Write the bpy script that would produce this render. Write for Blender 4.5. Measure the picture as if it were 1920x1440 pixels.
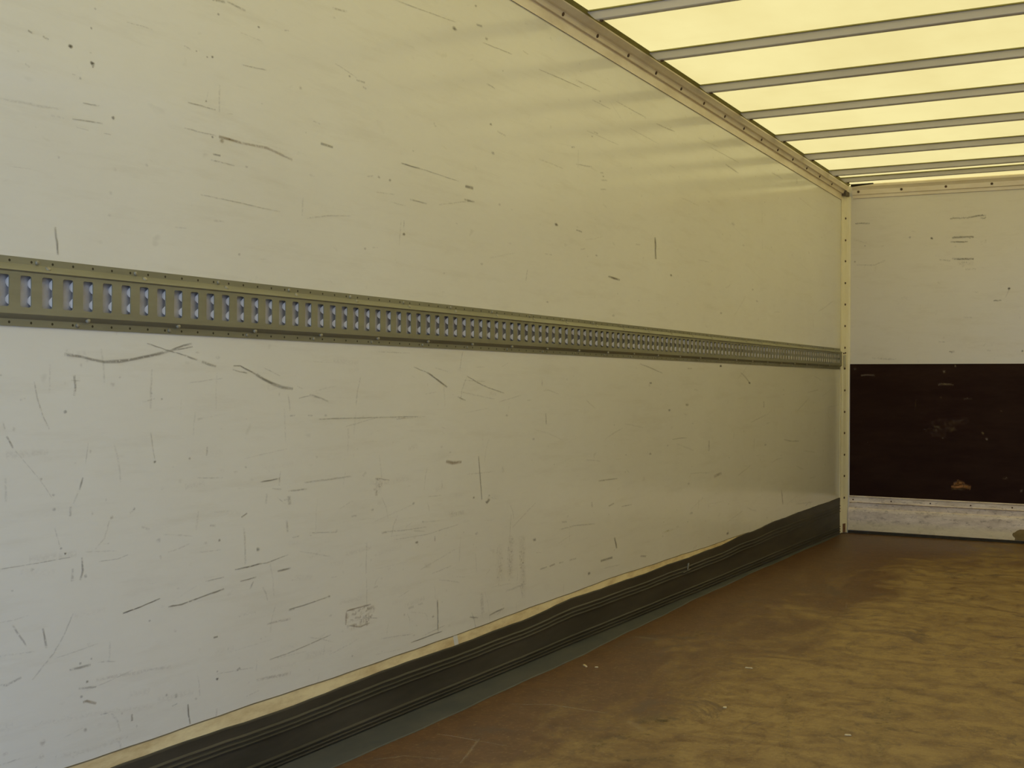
import bpy, bmesh, math, random
from mathutils import Vector, Matrix

# ------------------------------------------------------------------ scene, camera, sky, sun, exposure
scene = bpy.context.scene
for o in list(bpy.data.objects):
    bpy.data.objects.remove(o, do_unlink=True)
COL = scene.collection

EYE = 0.937                     # lens height above the load floor
cam_data = bpy.data.cameras.new('camera')
cam_data.sensor_fit = 'HORIZONTAL'
cam_data.sensor_width = 36.0
cam_data.lens = 36.0 * 2323.28 / 1920.0
cam_data.clip_start = 0.02
cam = bpy.data.objects.new('camera', cam_data)
COL.objects.link(cam)
yaw, pitch, roll = 0.50077, 0.00004, 0.00538
fw = Vector((-math.sin(yaw) * math.cos(pitch), math.cos(yaw) * math.cos(pitch), math.sin(pitch)))
rt = Vector((math.cos(yaw), math.sin(yaw), 0))
up = rt.cross(fw)
r2 = rt * math.cos(roll) + up * math.sin(roll)
u2 = up * math.cos(roll) - rt * math.sin(roll)
cam.matrix_world = Matrix(((r2.x, u2.x, -fw.x, 1.9453), (r2.y, u2.y, -fw.y, 0.0),
                           (r2.z, u2.z, -fw.z, EYE), (0, 0, 0, 1)))
scene.camera = cam

SKY = (0.34, 0.535, 0.98)      # cool shade of an open sky; it enters by the open rear and through the roof
SKY_STRENGTH = 2.9
world = bpy.data.worlds.new('overcast_sky')
scene.world = world
world.use_nodes = True
bg = world.node_tree.nodes['Background']
bg.inputs['Color'].default_value = (*SKY, 1)
bg.inputs['Strength'].default_value = SKY_STRENGTH

sun_data = bpy.data.lights.new('sun', 'SUN')
sun_data.energy = 5.0
sun_data.angle = math.radians(3)
sun_data.color = (1.0, 0.96, 0.88)
sun = bpy.data.objects.new('sun', sun_data)
sun.rotation_euler = (math.radians(-38), math.radians(12), 0)   # high, from beyond the front wall
COL.objects.link(sun)

scene.view_settings.view_transform = 'Standard'
scene.view_settings.look = 'None'
scene.view_settings.exposure = 0.26
scene.view_settings.gamma = 1.0
scene.view_settings.use_curve_mapping = False
scene.cycles.use_denoising = True
scene.cycles.max_bounces = 12
scene.cycles.diffuse_bounces = 8
scene.cycles.transparent_max_bounces = 16

# ------------------------------------------------------------------ helpers
random.seed(11)
L = 7.965          # front wall plane
YR = -0.30         # open rear end
W = 2.45           # inner width


def zr(y):         # underside of the roof sheet
    return EYE + 1.316 - 0.0114 * (y - 4.55)


class MB:
    def __init__(self):
        self.v, self.f = [], []

    def add(self, vs, fs):
        n = len(self.v)
        self.v += [tuple(p) for p in vs]
        self.f += [tuple(i + n for i in f) for f in fs]
        return self

    def box(self, x0, x1, y0, y1, z0, z1):
        return self.add([(x, y, z) for z in (z0, z1) for y in (y0, y1) for x in (x0, x1)],
                        [(0, 2, 3, 1), (4, 5, 7, 6), (0, 1, 5, 4), (2, 6, 7, 3), (0, 4, 6, 2), (1, 3, 7, 5)])

    def loft(self, sections, cap=True):       # closed rings of equal length
        n = len(sections[0])
        vs = [p for s in sections for p in s]
        fs = []
        for k in range(len(sections) - 1):
            for i in range(n):
                j = (i + 1) % n
                fs.append((k * n + i, k * n + j, (k + 1) * n + j, (k + 1) * n + i))
        if cap:
            fs.append(tuple(range(n)))
            fs.append(tuple(range((len(sections) - 1) * n, len(sections) * n)))
        return self.add(vs, fs)

    def dome(self, c, nrm, r, h, seg=10, slot=False):   # flat-rimmed screw or rivet head
        c, nrm = Vector(c), Vector(nrm).normalized()
        a = nrm.orthogonal().normalized()
        b = nrm.cross(a)
        rings = [(1.0, -0.3), (1.0, 0.25), (0.86, 0.62), (0.5, 0.95)]
        vs = []
        for s, t in rings:
            for i in range(seg):
                an = 2 * math.pi * i / seg
                vs.append(c + (a * math.cos(an) + b * math.sin(an)) * r * s + nrm * h * t)
        vs.append(c + nrm * h)
        fs = []
        for k in range(len(rings) - 1):
            for i in range(seg):
                j = (i + 1) % seg
                fs.append((k * seg + i, k * seg + j, (k + 1) * seg + j, (k + 1) * seg + i))
        k = len(rings) - 1
        for i in range(seg):
            fs.append((k * seg + i, k * seg + (i + 1) % seg, len(vs) - 1))
        return self.add(vs, fs)

    def build(self, name, mat, parent=None, smooth=False, origin=None, fix=True, bevel=0):
        me = bpy.data.meshes.new(name)
        off = Vector(origin) if origin else Vector((0, 0, 0))
        me.from_pydata([tuple(Vector(p) - off) for p in self.v], [], self.f)
        if fix:
            bm = bmesh.new(); bm.from_mesh(me)
            bmesh.ops.recalc_face_normals(bm, faces=bm.faces)
            bm.to_mesh(me); bm.free()
        if smooth:
            for p in me.polygons:
                p.use_smooth = True
        me.materials.append(mat)
        o = bpy.data.objects.new(name, me)
        o.location = off
        COL.objects.link(o)
        if parent:
            o.parent = parent
            o.matrix_parent_inverse = Matrix.Translation(-parent.location)
        if bevel:
            m = o.modifiers.new('bevel', 'BEVEL')
            m.width = bevel; m.segments = 2; m.limit_method = 'ANGLE'
        return o


def tag(o, label=None, cat=None, group=None, kind=None):
    if label: o['label'] = label
    if cat: o['category'] = cat
    if group: o['group'] = group
    if kind: o['kind'] = kind
    return o


def dup(o, loc, parent):
    c = o.copy()
    COL.objects.link(c)
    c.parent = parent
    c.matrix_parent_inverse = Matrix.Translation(-parent.location)
    c.location = loc
    return c


# ------------------------------------------------------------------ materials
class NT:
    def __init__(self, name):
        self.m = bpy.data.materials.new(name)
        self.m.use_nodes = True
        self.t = self.m.node_tree
        self.t.nodes.clear()
        self.out = self.n('ShaderNodeOutputMaterial')

    def n(self, typ, **kw):
        nd = self.t.nodes.new(typ)
        for k, v in kw.items():
            setattr(nd, k, v)
        return nd

    def l(self, a, b):
        self.t.links.new(a, b)

    def val(self, sock, v):
        if hasattr(v, 'bl_idname') or hasattr(v, 'is_output'):
            self.l(v, sock)
        elif isinstance(v, (tuple, list)) and sock.type == 'RGBA':
            sock.default_value = (*v[:3], 1)
        else:
            sock.default_value = v

    def coord(self, scale=(1, 1, 1), rot=(0, 0, 0)):
        c = self.n('ShaderNodeNewGeometry')
        mp = self.n('ShaderNodeMapping')
        mp.inputs['Scale'].default_value = scale
        mp.inputs['Rotation'].default_value = rot
        self.l(c.outputs['Position'], mp.inputs['Vector'])
        return mp.outputs['Vector']

    def noise(self, scale, detail=4, rough=0.55, stretch=(1, 1, 1), rot=(0, 0, 0), dist=0.0):
        nd = self.n('ShaderNodeTexNoise')
        nd.inputs['Scale'].default_value = scale
        nd.inputs['Detail'].default_value = detail
        nd.inputs['Roughness'].default_value = rough
        nd.inputs['Distortion'].default_value = dist
        self.l(self.coord(stretch, rot), nd.inputs['Vector'])
        return nd.outputs['Fac']

    def remap(self, v, a, b, c=0.0, d=1.0):
        nd = self.n('ShaderNodeMapRange')
        nd.clamp = True
        self.l(v, nd.inputs['Value'])
        nd.inputs['From Min'].default_value = a
        nd.inputs['From Max'].default_value = b
        nd.inputs['To Min'].default_value = c
        nd.inputs['To Max'].default_value = d
        return nd.outputs['Result']

    def math(self, op, a, b=0.0):
        nd = self.n('ShaderNodeMath', operation=op)
        self.val(nd.inputs[0], a)
        self.val(nd.inputs[1], b)
        return nd.outputs[0]

    def mix(self, fac, a, b):
        nd = self.n('ShaderNodeMix', data_type='RGBA')
        self.val(nd.inputs[0], fac)
        self.val(nd.inputs[6], a)
        self.val(nd.inputs[7], b)
        return nd.outputs[2]

    def bump(self, h, strength=0.3, dist=0.002):
        nd = self.n('ShaderNodeBump')
        nd.inputs['Strength'].default_value = strength
        nd.inputs['Distance'].default_value = dist
        self.l(h, nd.inputs['Height'])
        return nd.outputs['Normal']

    def pbr(self, color, rough=0.5, metal=0.0, spec=0.5, normal=None):
        b = self.n('ShaderNodeBsdfPrincipled')
        self.val(b.inputs['Base Color'], color)
        self.val(b.inputs['Roughness'], rough)
        self.val(b.inputs['Metallic'], metal)
        b.inputs['Specular IOR Level'].default_value = spec
        if normal is not None:
            self.l(normal, b.inputs['Normal'])
        return b.outputs[0]

    def done(self, shader):
        self.l(shader, self.out.inputs['Surface'])
        return self.m


def mat_wall(name, base, stain, rough=0.2, spec=0.5):
    t = NT(name)
    broad = t.remap(t.noise(1.4, 3, 0.6), 0.35, 0.75)
    streak = t.remap(t.noise(7, 6, 0.7, (0.7, 0.35, 3.0)), 0.52, 0.8)
    grain = t.remap(t.noise(60, 3, 0.6, (0.2, 0.25, 1.0)), 0.3, 0.8)
    speck = t.remap(t.noise(26, 2, 0.5, (0.8, 0.5, 1.0), dist=0.4), 0.70, 0.80)
    c = t.mix(t.math('MULTIPLY', broad, 0.10), base, stain)
    c = t.mix(t.math('MULTIPLY', streak, 0.20), c, stain)
    c = t.mix(t.math('MULTIPLY', grain, 0.05), c, stain)
    c = t.mix(t.math('MULTIPLY', speck, 0.16), c, tuple(v * 0.45 for v in stain))
    wav = t.noise(2.2, 2, 0.5)
    nrm = t.bump(wav, 0.12, 0.02)
    r = t.math('ADD', rough, t.math('MULTIPLY', streak, 0.1))
    return t.done(t.pbr(c, r, 0, spec, nrm))


M = {}
M['wall'] = mat_wall('wall_paint', (0.80, 0.785, 0.70), (0.44, 0.38, 0.25), 0.14)
M['wall2'] = mat_wall('front_wall_paint', (0.78, 0.74, 0.64), (0.44, 0.38, 0.25), 0.28)


def mat_simple(name, a, b, scale, stretch=(1, 1, 1), lo=0.35, hi=0.7, rough=0.5, metal=0, spec=0.5, bump=0.0, detail=5):
    t = NT(name)
    nz = t.noise(scale, detail, 0.65, stretch)
    c = t.mix(t.remap(nz, lo, hi), a, b)
    return t.done(t.pbr(c, rough, metal, spec, t.bump(nz, bump, 0.002) if bump else None))


M['trim'] = mat_simple('painted_trim', (0.88, 0.79, 0.62), (0.76, 0.66, 0.48), 9, (0.6, 0.6, 1.5), rough=0.32)
M['post'] = mat_simple('post_paint', (0.93, 0.87, 0.62), (0.84, 0.77, 0.52), 10, (1, 1, 0.4), rough=0.3)
M['olive_tone'] = mat_simple('dark_olive', (0.34, 0.31, 0.08), (0.24, 0.22, 0.055), 14, rough=0.6)  # dark olive; on the left roof rail it stands for ledge shade
M['shade_fill'] = mat_simple('shade_dark', (0.05, 0.04, 0.02), (0.03, 0.025, 0.015), 20, rough=0.8)  # near-black standing for shade: roof corner wedge and gap under the kick plate
M['bow'] = mat_simple('galvanised_bow', (0.56, 0.53, 0.51), (0.47, 0.45, 0.43), 6, (0.25, 1, 1), rough=0.45, metal=0.15)
M['seam'] = mat_simple('brown_seam', (0.24, 0.20, 0.12), (0.16, 0.13, 0.07), 30, rough=0.7)
M['rust'] = mat_simple('rusty_screw', (0.07, 0.05, 0.03), (0.13, 0.07, 0.03), 60, rough=0.75)
M['rust_stain'] = mat_simple('rust_bleeding', (0.16, 0.06, 0.025), (0.28, 0.17, 0.08), 45, rough=0.85)
M['wood_edge'] = mat_simple('bare_plywood', (0.92, 0.78, 0.44), (0.55, 0.38, 0.16), 5, (1, 0.8, 3), 0.42, 0.72, rough=0.7)
M['chip'] = mat_simple('pale_chip', (0.62, 0.52, 0.30), (0.5, 0.4, 0.22), 80, rough=0.8)
M['bracket'] = mat_simple('bracket_paint', (0.62, 0.60, 0.46), (0.5, 0.47, 0.33), 40, rough=0.4)

# galvanised lashing rail with a row of punched pin holes on each flange
t = NT('galvanised_rail')
nz = t.noise(5, 5, 0.65, (1, 0.25, 2.5))
nz2 = t.noise(70, 3, 0.6, (1, 0.4, 1))
c = t.mix(t.remap(nz, 0.35, 0.7), (0.31, 0.30, 0.205), (0.22, 0.21, 0.14))
c = t.mix(t.math('MULTIPLY', t.remap(nz2, 0.55, 0.75), 0.35), c, (0.30, 0.28, 0.19))
geo = t.n('ShaderNodeNewGeometry')
sep = t.n('ShaderNodeSeparateXYZ')
t.l(geo.outputs['Position'], sep.inputs[0])
fr = t.math('FRACT', t.math('DIVIDE', sep.outputs['Y'], 0.0503))
dy = t.math('MULTIPLY', t.math('ABSOLUTE', t.math('SUBTRACT', fr, 0.5)), 0.0503)
hole = None
for zc in (EYE + 0.2275, EYE + 0.1115):
    dz = t.math('ABSOLUTE', t.math('SUBTRACT', sep.outputs['Z'], zc))
    dd = t.math('SQRT', t.math('ADD', t.math('MULTIPLY', dy, dy), t.math('MULTIPLY', dz, dz)))
    h = t.math('LESS_THAN', dd, 0.0026)
    hole = h if hole is None else t.math('MAXIMUM', hole, h)
c = t.mix(hole, c, (0.04, 0.035, 0.02))
M['rail'] = t.done(t.pbr(c, 0.45, 0.35, 0.5, t.bump(nz2, 0.1, 0.001)))
M['lip'] = mat_simple('bright_zinc', (0.96, 0.90, 0.80), (0.90, 0.84, 0.74), 30, rough=0.45, metal=0.0)
M['back'] = mat_simple('slot_shade_grey', (0.48, 0.46, 0.44), (0.38, 0.36, 0.35), 30, rough=0.6)  # grey that imitates the shaded wall seen through the slots
M['zinc'] = mat_simple('zinc_screw', (0.36, 0.34, 0.24), (0.24, 0.22, 0.15), 60, rough=0.4, metal=0.4)

# translucent roof sheet
t = NT('translucent_roof')
nz = t.noise(2.0, 4, 0.6, (1.2, 0.8, 1))
nz2 = t.noise(9, 5, 0.7, (0.35, 1.6, 1))
c = t.mix(t.remap(nz, 0.35, 0.7), (0.455, 0.325, 0.105), (0.42, 0.293, 0.09))
c = t.mix(t.math('MULTIPLY', t.remap(nz2, 0.55, 0.8), 0.3), c, (0.40, 0.275, 0.08))
tr = t.n('ShaderNodeBsdfTranslucent')
t.l(c, tr.inputs['Color'])
df = t.pbr((0.50, 0.46, 0.32), 0.35)
mx = t.n('ShaderNodeMixShader')
mx.inputs[0].default_value = 0.25
t.l(tr.outputs[0], mx.inputs[1])
t.l(df, mx.inputs[2])
M['roof'] = t.done(mx.outputs[0])

# load floor: brown phenolic plywood under ochre dust, bare along the left skirting
t = NT('dusty_brown_floor')
geo = t.n('ShaderNodeNewGeometry')
sep = t.n('ShaderNodeSeparateXYZ')
t.l(geo.outputs['Position'], sep.inputs[0])
patch = t.noise(1.7, 7, 0.68, (1.5, 0.8, 1), dist=0.6)
fine = t.noise(15, 8, 0.76, (1.0, 0.75, 1), (0, 0, 0.5), 0.4)
grit = t.noise(70, 5, 0.75, (1.0, 0.8, 1))
smear = t.noise(6.5, 7, 0.74, (0.45, 1.3, 1), (0, 0, 0.25), 0.7)
scr = t.noise(20, 5, 0.7, (0.12, 1.8, 1), (0, 0, 0.35))
scr2 = t.noise(17, 5, 0.7, (1.8, 0.12, 1), (0, 0, -0.25))
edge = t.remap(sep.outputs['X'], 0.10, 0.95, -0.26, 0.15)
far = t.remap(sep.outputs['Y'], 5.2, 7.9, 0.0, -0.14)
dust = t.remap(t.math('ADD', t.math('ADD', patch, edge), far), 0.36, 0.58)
dust = t.math('MULTIPLY', dust, t.remap(smear, 0.36, 0.56, 0.35, 1.0))
dust = t.math('MULTIPLY', dust, t.remap(fine, 0.36, 0.54, 0.30, 1.0))
dust = t.math('ADD', dust, t.math('MULTIPLY', t.remap(scr, 0.60, 0.70), 0.16))
dust = t.math('ADD', dust, t.math('MULTIPLY', t.remap(scr2, 0.62, 0.72), 0.12))
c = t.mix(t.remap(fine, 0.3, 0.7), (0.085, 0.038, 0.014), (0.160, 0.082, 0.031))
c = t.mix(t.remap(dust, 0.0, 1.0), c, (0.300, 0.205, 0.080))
c = t.mix(t.math('MULTIPLY', t.remap(grit, 0.54, 0.68), 0.42), c, (0.36, 0.27, 0.13))
c = t.mix(t.math('MULTIPLY', t.remap(grit, 0.28, 0.44, 1.0, 0.0), 0.45), c, (0.08, 0.055, 0.03))
dark = t.remap(t.noise(2.6, 8, 0.76, (1.2, 0.9, 1), (0, 0, 0.2), 0.8), 0.56, 0.63)
c = t.mix(t.math('MULTIPLY', dark, 0.68), c, (0.105, 0.066, 0.040))
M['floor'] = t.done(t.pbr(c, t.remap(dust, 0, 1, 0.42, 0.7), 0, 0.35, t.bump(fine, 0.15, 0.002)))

# black rubber skirting
t = NT('black_rubber')
nz = t.noise(6, 5, 0.65, (1, 0.3, 2))
c = t.mix(t.remap(nz, 0.38, 0.7), (0.040, 0.036, 0.026), (0.075, 0.066, 0.048))
M['rubber'] = t.done(t.pbr(c, 0.5, 0, 0.4))
t = NT('scuffed_rubber_foot')
nz = t.noise(8, 5, 0.65, (1, 0.5, 1))
c = t.mix(t.remap(nz, 0.38, 0.7), (0.066, 0.070, 0.062), (0.10, 0.096, 0.078))
M['foot'] = t.done(t.pbr(c, 0.6, 0, 0.35))

# dark brown film faced plywood
t = NT('dark_brown_plywood')
nz = t.noise(5, 5, 0.7, (0.5, 1, 2.0))
c = t.mix(t.remap(nz, 0.4, 0.75), (0.023, 0.0095, 0.0055), (0.034, 0.017, 0.010))
M['panel'] = t.done(t.pbr(c, 0.5, 0, 0.06))

# worn aluminium kick plate
t = NT('worn_aluminium')
nz = t.noise(16, 6, 0.75, (0.45, 1, 1.6))
nz2 = t.noise(48, 4, 0.7, (0.6, 1, 1.2))
geo = t.n('ShaderNodeNewGeometry')
sep = t.n('ShaderNodeSeparateXYZ')
t.l(geo.outputs['Position'], sep.inputs[0])
low = t.remap(t.math('ADD', sep.outputs['Z'], t.math('MULTIPLY', nz, 0.06)), 0.085, 0.125, 1.0, 0.0)
c = t.mix(t.remap(nz, 0.36, 0.68), (0.93, 0.82, 0.68), (0.60, 0.50, 0.38))
c = t.mix(t.math('MULTIPLY', t.remap(nz2, 0.54, 0.68), 0.6), c, (0.28, 0.21, 0.14))
c = t.mix(t.math('MULTIPLY', low, 0.6), c, (0.78, 0.68, 0.38))
M['alu'] = t.done(t.pbr(c, 0.5, 0.05, 0.5, t.bump(nz2, 0.15, 0.001)))


def mat_marks(name, cols, nscale):
    """scuffs and scratches: broken, feathered strokes; colour picked per stroke"""
    t = NT(name)
    at = t.n('ShaderNodeAttribute', attribute_name='mark')
    sp = t.n('ShaderNodeSeparateColor')
    t.l(at.outputs['Color'], sp.inputs[0])
    v = t.math('ABSOLUTE', t.math('SUBTRACT', t.math('MULTIPLY', sp.outputs[1], 2.0), 1.0))
    core = t.remap(v, 0.25, 1.0, 1.0, 0.0)
    nz = t.noise(nscale, 4, 0.7, (1, 0.7, 1))
    br = t.remap(t.math('ADD', nz, t.math('MULTIPLY', sp.outputs[0], 0.25)), 0.44, 0.60, 0.06, 1.0)
    a = t.math('MULTIPLY', t.math('MULTIPLY', core, t.math('MULTIPLY', sp.outputs[0], 0.8)), br)
    col = cols[0]
    for k in range(1, len(cols)):
        col = t.mix(t.remap(sp.outputs[2], (k - 0.6) / 4, (k - 0.4) / 4), col, cols[k])
    tr = t.n('ShaderNodeBsdfTransparent')
    mx = t.n('ShaderNodeMixShader')
    t.l(a, mx.inputs[0])
    t.l(tr.outputs[0], mx.inputs[1])
    t.l(t.pbr(col, 0.5, 0, 0.3), mx.inputs[2])
    return t.done(mx.outputs[0])


MARK_COLS = [(0.13, 0.11, 0.075), (0.30, 0.21, 0.11), (0.72, 0.68, 0.5), (0.40, 0.19, 0.06)]
M['marks'] = mat_marks('scuff_marks', MARK_COLS, 170)
M['pale_marks'] = mat_marks('pale_scratches', [(0.36, 0.28, 0.19)] + MARK_COLS[1:], 60)
M['marks'].use_backface_culling = False

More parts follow.
